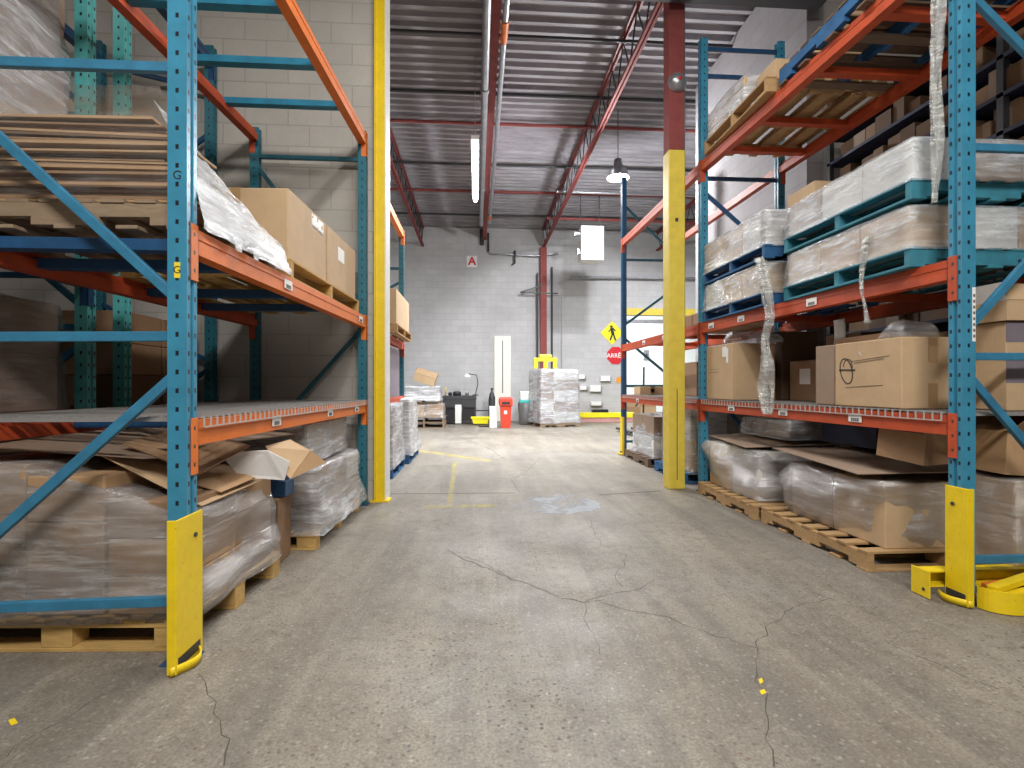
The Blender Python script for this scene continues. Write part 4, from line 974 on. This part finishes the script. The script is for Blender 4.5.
# octagonal stop sign
p = on_wall(615.5, 355.5); t = thing('stop_sign', 'red octagonal stop sign below the yellow diamond on the far wall', 'sign', tuple(p))
r = .30; oc = [(r*math.cos(PI/8+k*PI/4), r*math.sin(PI/8+k*PI/4)) for k in range(8)]
obj('plate', MB().add([(x, -.02, z) for x, z in oc]+[(x, 0, z) for x, z in oc], [tuple(range(8)), tuple(range(15, 7, -1))]+[(i, (i+1) % 8, (i+1) % 8+8, i+8) for i in range(8)]), 'redsign', t)
text('lettering', 'ARRÊT', .20, 'paper', t, (0, -.022, -.01), (PI/2, 0, 0), .001, offset=.002)
t = thing('round_sign', 'small orange disc sign right of the wall boxes on the far wall', 'sign', tuple(on_wall(619, 380)))
obj('disc', MB().tube([(0, 0, 0), (0, -.02, 0)], .10, 20), 'orange_pl', t)
for i, (px, py, w, h, lb) in enumerate([(605, 378.5, .34, .17, 'upper right'), (595, 388.5, .38, .20, 'middle'), (596, 403.5, .36, .13, 'lowest'), (581, 377, .26, .14, 'upper left'), (583, 388, .24, .12, 'left of the middle one')]):
    p = on_wall(px, py); t = thing('wall_box', 'small white box on the far wall above the yellow barrier, '+lb+' of five' if i < 3 or i == 3 else 'small white box on the far wall above the yellow barrier, left of the middle one', 'wall box', tuple(p), group='white wall boxes')
    obj('box_body', MB().box(-w/2, w/2, -.12, 0, -h/2, h/2), 'white', t, bevel=.01); obj('box_edge', MB().box(w/2-.03, w/2+.005, -.125, -.01, -h/2-.02, h/2), 'galv', t)
# tall white panel
p = on_wall(502.5, 336); t = thing('wall_panel', 'tall white panel with a dark vertical slot on the far wall', 'panel', (p.x, FW, 0))
obj('board', MB().box(-.265, .265, -.05, 0, 0, p.z), 'cream', t, bevel=.004); obj('slot', MB().box(-.012, .014, -.056, -.05, .9, p.z-.15), 'dark', t)
# red bin
t = thing('litter_bin', 'red plastic bin with hooded lid standing before the white panel', 'bin', (.77, 13.80, 0))
obj('bin_body', MB().add([(-.125,-.13,0),(.125,-.13,0),(.125,.13,0),(-.125,.13,0),(-.15,-.16,.60),(.15,-.16,.60),(.15,.16,.60),(-.15,.16,.60)], [(0,3,2,1),(4,5,6,7),(0,1,5,4),(1,2,6,5),(2,3,7,6),(3,0,4,7)]), 'redbin', t, bevel=.01)
obj('lid', MB().box(-.18, .18, -.19, .19, .60, .80).box(-.16, .16, -.17, .17, .80, .835), 'redbin', t, bevel=.02)
obj('opening', MB().box(-.11, .11, -.197, -.19, .64, .71), 'ink', t); obj('badge', MB().box(-.05, .03, -.158, -.150, .38, .47), 'paper', t)
t = thing('white_cabinet', 'slim white box standing left of the red bin', 'box', (.44, 13.95, 0)); obj('box_body', MB().box(-.10, .10, -.1, .1, 0, .56), 'white', t, bevel=.01); obj('lid', MB().box(-.105, .105, -.105, .105, .56, .58), 'white', t)
t = thing('extinguisher', 'dark grey cylinder standing against the wall left of the white panel', 'cylinder', (.46, 15.9, 0)); obj('tank', MB().lathe((0,0,0), [(0,0),(.10,0),(.105,.05),(.105,.75),(.07,.9),(.03,.95),(.03,1.02),(0,1.02)], 16), 'dark', t); obj('valve', MB().box(-.04, .05, -.02, .02, 1.02, 1.07), 'dark', t)
t = thing('floor_mat', 'dark low platform on the floor under the red bin and load', 'platform', (1.3, 14.4, 0)); obj('slab', MB().box(-1.25, -.88, -.3, .5, 0, .03), 'dark', t)
t = thing('mop_bucket', 'yellow mop bucket on the floor between bench and red bin', 'bucket', (.10, 14.8, 0))
obj('bucket', MB().add([(-.2,-.13,.05),(.2,-.13,.05),(.2,.13,.05),(-.2,.13,.05),(-.25,-.16,.22),(.25,-.16,.22),(.25,.16,.22),(-.25,.16,.22)], [(0,3,2,1),(0,1,5,4),(1,2,6,5),(2,3,7,6),(3,0,4,7)]), 'yelsign', t, solid=.012)
obj('rim', MB().box(-.27, .27, -.17, -.15, .2, .24).box(-.27, .27, .15, .17, .2, .24), 'yelsign', t)
t = thing('black_bar', 'long dark pipe lying above the mop bucket along the wall', 'pipe', (.0, 15.3, .40)); obj('pipe_run', MB().tube([(-.25, 0, 0), (.55, 0, 0)], .02, 8), 'dark', t); obj('stand', MB().box(-.2, -.17, -.02, .02, -.4, 0).box(.5, .53, -.02, .02, -.4, 0), 'dark', t)
t = thing('waste_can', 'grey bin with white bag and teal rim beside the wrapped pallet', 'bin', (1.42, 14.9, 0))
obj('bin_body', MB().lathe((0,0,0), [(0,0),(.2,0),(.24,.62),(.24,.64)], 18), 'galv', t); obj('bag', MB().box(-.17, .17, -.15, .15, .72, .98), 'white', t, bevel=.03); obj('rim', MB().box(-.19, .19, -.17, .17, .64, .72), 'teal_pl', t, bevel=.01)
# tall wrapped pallet
pallet('pallet under the tall grey wrapped load before the far wall', 1.57, 2.77, 13.95, 14.95, 0, mat='wood2', along='x', seed=30, rz=.26)
load('tall square grey wrapped load before the slim red wall column', 1.60, 2.74, 13.98, 14.92, .126, 1.60, 3, 3, 5, 'milky', ('white_card', 'card4', 'white_card'), seed=61, flare=.04, amp=.014, rz=.26)
t = thing('load_clamp', 'yellow steel clamp frame sitting on the tall wrapped load', 'clamp', (1.93, 14.4, 1.625))
obj('crossbar', MB().box(-.33, .33, -.08, .08, .2, .30), 'yelsign', t, bevel=.01)
for sx in (-.27, .0, .27): obj('leg', MB().box(sx-.05, sx+.05, -.07, .07, 0, .2), 'yelsign', t, bevel=.01)
obj('cap', MB().box(-.18, .18, -.1, .1, .30, .40), 'yel2', t, bevel=.03)
# bench
t = thing('work_bench', 'dark work bench with white side panel against the far wall', 'bench', (-.52, 15.5, 0))
obj('bench_top', MB().box(-.50, .50, -.35, .35, .72, .84), 'dark', t, bevel=.01)
for sx in (-1, 1):
    for sy in (-1, 1): obj('leg', MB().box(sx*.46-.03, sx*.46+.03, sy*.3-.03, sy*.3+.03, 0, .72), 'dark', t)
obj('drawer_box', MB().box(-.44, -.14, -.3, .3, .05, .55), 'black', t); obj('drawer_box', MB().box(.08, .44, -.3, .3, .10, .55), 'black', t); obj('panel', MB().box(-.12, .06, -.36, -.34, .03, .58), 'white', t)
obj('apron', MB().box(-.48, .48, -.352, -.33, .50, .72), 'dark', t)
t = thing('desk_lamp', 'white desk lamp on a bent arm above the work bench', 'lamp', (-.05, 15.6, .842))
obj('base', MB().lathe((0,0,0), [(0,0),(.09,0),(.09,.03),(0,.03)], 16), 'dark', t); obj('arm', MB().tube([(0,0,.03),(.08,0,.35),(.04,0,.62),(-.2,0,.66)], .015, 6), 'dark', t); obj('lamp_shade', MB().lathe((-.25,0,.56), [(.11,0),(.08,.06),(.03,.10),(0,.10)], 16), 'white', t)
for i, (dx, w, h, mt, lb) in enumerate([(-.28, .12, .10, 'black', 'black tin on the left of the work bench'), (-.08, .24, .13, 'black', 'black cash box in the middle of the work bench'), (.22, .10, .14, 'steel', 'small metal pot on the right of the work bench'), (-.42, .05, .26, 'yel2', 'thin yellow bottle at the left end of the work bench')]):
    t = thing('bench_item', lb, 'tin' if i != 3 else 'bottle', (-.52+dx, 15.45, .842)); obj('body', MB().lathe((0,0,0), [(0,0),(w/2,0),(w/2,h*.8),(w*.3,h),(0,h)], 12), mt, t)
# low pallets left
PW = -1.42; PY = 13.95
pallet('dark pallet on the floor in the far left pallet pile, lowest', PW-.54, PW+.54, PY-.1, PY+.9, 0, .14, 'wood2', 'y', seed=34)
pallet('dark pallet second from the floor in the far left pile', PW-.53, PW+.53, PY-.08, PY+.9, .145, .14, 'wood2', 'y', seed=35)
load('pale crumpled film over tan cartons in the far left pallet pile', PW-.46, PW+.50, PY-.05, PY+.8, .29, .64, 2, 2, 1, 'clear', ('card2', 'card'), seed=62, amp=.03)
pallet('pale pallet between the tan and white cartons of far left pile', PW-.56, PW+.42, PY-.08, PY+.8, .665, .09, 'wood2', 'y', seed=36)
load('white wrapped cartons in the upper part of the far left pallet pile', PW-.54, PW+.42, PY-.05, PY+.75, .758, 1.12, 3, 2, 2, 'film_white', ('white_card',), seed=63, amp=.02)
open_carton('tilted empty tan carton on top of the far left pallet pile', PW-.32, PW+.26, PY+.05, PY+.45, 1.22, 1.44, 'card2', fl=.12, ang=(80, 80, 100, 80), tilt=(.1, .30))
# yellow and red barrier at the far right
t = thing('dock_barrier', 'long low yellow barrier over a pale red base along the far wall', 'barrier', (3.9, 15.9, 0))
obj('base', MB().box(-1.0, 1.0, -.12, .12, 0, .14), plain('faded_red', (.62, .32, .30), .6), t); obj('rail', MB().box(-1.02, 1.02, -.15, .1, .14, .30), 'yelsign', t, bevel=.01)
t = thing('black_tray', 'black tray lying on the long yellow barrier', 'tray', (3.85, 15.87, .302)); obj('tray_body', MB().box(-.25, .25, -.1, .08, 0, .02).box(-.25, .25, -.1, -.09, .02, .09).box(-.25, .25, .07, .08, .02, .09).box(-.25, -.24, -.09, .07, .02, .09).box(.24, .25, -.09, .07, .02, .09), 'black', t)
# pallet truck and dim goods beyond, seen under the far bay
t = thing('pallet_truck', 'dark pallet truck with upright handle seen through the far bay', 'pallet truck', (3.72, 11.5, 0))
obj('fork', MB().box(-.26, -.12, -.1, 1.1, .05, .10), 'dark', t); obj('fork', MB().box(.12, .26, -.1, 1.1, .05, .10), 'dark', t)
obj('pump_body', MB().box(-.15, .15, -.35, -.1, .03, .42), 'dark', t, bevel=.02); obj('handle_bar', MB().tube([(0, -.25, .42), (-.02, -.35, 1.55)], .022, 8), 'dark', t); obj('lever', MB().tube([(-.02, -.3, 1.0), (-.14, -.32, .75), (-.2, -.32, .68)], .02, 6), 'dark', t)
load('pale cartons on the floor beyond the doorway at far right', 5.3, 6.5, 18.2, 19.4, .0, .75, 2, 2, 2, None, ('card2', 'card'), seed=71)
t = thing('door_track', 'grey horizontal track across the head of the far doorway', 'door track', (6.5, 16.425, 3.18)); obj('track', MB().box(-1.75, 1.9, -.05, .02, 0, .12), 'galv', t); obj('motor', MB().box(-.35, .05, -.1, -.05, .0, .1), 'dark', t)
t = thing('wall_switch', 'small dark switch box on the wall beyond the doorway', 'switch', (7.4, 21.98, 2.5)); obj('box_body', MB().box(-.12, .12, -.06, 0, -.2, .2), 'galv', t); obj('toggle', MB().box(-.03, .03, -.08, -.06, -.05, .05), 'dark', t)

# heater
t = thing('unit_heater', 'white box heater hanging from the ceiling before the far wall', 'heater', (2.96, 13.2, 4.33))
obj('heater_casing', MB().box(-.29, .30, -.22, .22, .04, .92), 'white', t, bevel=.02); obj('seam', MB().bar((-.28, -.222, .52), (.29, -.222, .60), .004, .012), 'galv', t)
obj('duct', MB().tube([(-.28, 0, .76), (-.42, 0, .78), (-.42, 0, .70)], .06, 12), 'galv', t); obj('valve', MB().box(-.37, -.295, -.1, .0, .22, .34), 'galv', t)
for sx in (-.25, .25): obj('hanger', MB().tube([(sx, .1, .92), (sx, .1, 1.85)], .012, 6), 'dark', t)

# ------------------------------------------------------------------ lamps
def emis(name, col, s):
    m = bpy.data.materials.new(name); m.use_nodes = True; nt = m.node_tree; nt.nodes.clear()
    o = nt.nodes.new('ShaderNodeOutputMaterial'); e = nt.nodes.new('ShaderNodeEmission'); e.inputs[0].default_value = (*col, 1); e.inputs[1].default_value = s
    nt.links.new(e.outputs[0], o.inputs[0]); M[name] = m; return m
emis('tube_light', (.95, .98, 1), 22); emis('lamp_disc', (1, 1, 1), 40)
def strip(label, x, y0, y1, z, group=None):
    t = thing('strip_light', label, 'strip light', (x, y0, z), group=group)
    L = y1-y0
    obj('housing', MB().box(-.06, .06, 0, L, .03, .09), 'white', t, bevel=.005); obj('tube', MB().tube([(0, .03, .0), (0, L-.03, .0)], .032, 12), 'tube_light', t)
    for yy in (.3, L-.3): obj('hanger', MB().tube([(0, yy, .09), (0, yy, ZC-z-.02)], .006, 5), 'galv', t)
    return t
strip('glowing strip light hanging along the middle of the far hall ceiling', -.03, 7.55, 10.0, 4.73)
t = thing('high_bay_lamp', 'bright round high bay lamp right of the open-web joist', 'lamp', (2.57, 9.2, 4.93))
obj('reflector', MB().lathe((0,0,0), [(.20,0),(.17,.12),(.08,.24),(.06,.34),(0,.34)], 24), 'galv', t); obj('bulb', MB().lathe((0,0,0), [(0,-.05),(.10,-.03),(.17,.03),(.0,.04)], 20), 'lamp_disc', t); obj('hanger', MB().tube([(0,0,.34),(0,0,1.25)], .008, 5), 'dark', t)
def area(name, x, y, z, sx, sy, power, col=(1, .98, .95), rot=(0, 0, 0), spread=180):
    l = bpy.data.lights.new(name, 'AREA'); l.shape = 'RECTANGLE'; l.size = sx; l.size_y = sy; l.energy = power; l.color = col; l.spread = math.radians(spread)
    o = bpy.data.objects.new(name, l); COL.objects.link(o); o.location = (x, y, z); o.rotation_euler = rot; return o
def point(name, x, y, z, r, power, col=(1, .98, .95)):
    l = bpy.data.lights.new(name, 'POINT'); l.energy = power; l.color = col; l.shadow_soft_size = r
    o = bpy.data.objects.new(name, l); COL.objects.link(o); o.location = (x, y, z); return o
area('strip_light_glow', -.03, 8.78, 4.66, .12, 2.4, 150, (.95, .98, 1))
point('high_bay_glow', 2.57, 9.2, 4.78, .10, 400, (.96, .98, 1))
sp = bpy.data.lights.new('heater_shadow_spot', 'SPOT'); sp.energy = 750; sp.color = (.97, .98, 1); sp.spot_size = math.radians(78); sp.spot_blend = .5; sp.shadow_soft_size = .12  # added spot without a fixture, throws the heater's shadow on the wall
so = bpy.data.objects.new('heater_shadow_spot', sp); COL.objects.link(so); so.location = (2.95, 10.0, 5.7); so.rotation_euler = (math.radians(56), 0, 0)
area('hall_fill_left', -3.6, 11.5, 5.4, 1.2, 3.5, 170, (.97, .98, 1))  # unseen source added to brighten the far hall
s2_ = bpy.data.lights.new('hall_lamp_centre', 'SPOT'); s2_.energy = 480; s2_.color = (.97, .98, 1); s2_.spot_size = math.radians(150); s2_.spot_blend = .4; s2_.shadow_soft_size = .08
o2_ = bpy.data.objects.new('hall_lamp_centre', s2_); COL.objects.link(o2_); o2_.location = (1.3, 10.5, 5.3)
area('hall_lamp_right', 6.5, 12.5, 5.4, 1.2, 3.5, 210, (.97, .98, 1))
area('hall_floor_fill', .8, 10.6, 5.95, 2.2, 3.6, 180, (.97, .98, 1), spread=85)  # added downward fill with no fixture, brightens the far floor
area('beyond_lamp', 6.5, 19.3, 4.5, 3.5, 3.5, 330, (.95, 1, 1))
area('near_lamp_front', .6, 2.6, 5.5, .3, 2.6, 95, (1, .97, .92))
area('near_lamp_back', .5, -1.4, 4.6, 2.4, .5, 260, (1, .97, .92), (math.radians(25), 0, 0))
area('near_lamp_left', -4.6, .5, 5.5, .3, 4.0, 25, (1, .97, .92))
area('near_lamp_right', 5.2, 1.5, 5.5, .3, 4.0, 6, (1, .97, .92))
w = bpy.data.worlds.new('world'); SC.world = w; w.use_nodes = True
w.node_tree.nodes['Background'].inputs[0].default_value = (.9, .93, 1, 1); w.node_tree.nodes['Background'].inputs[1].default_value = .15
SC.view_settings.view_transform = 'Standard'; SC.view_settings.look = 'None'; SC.view_settings.gamma = 1; SC.view_settings.exposure = 0.36
SC.view_settings.use_curve_mapping = False
SC.cycles.transparent_max_bounces = 24; SC.cycles.max_bounces = 8
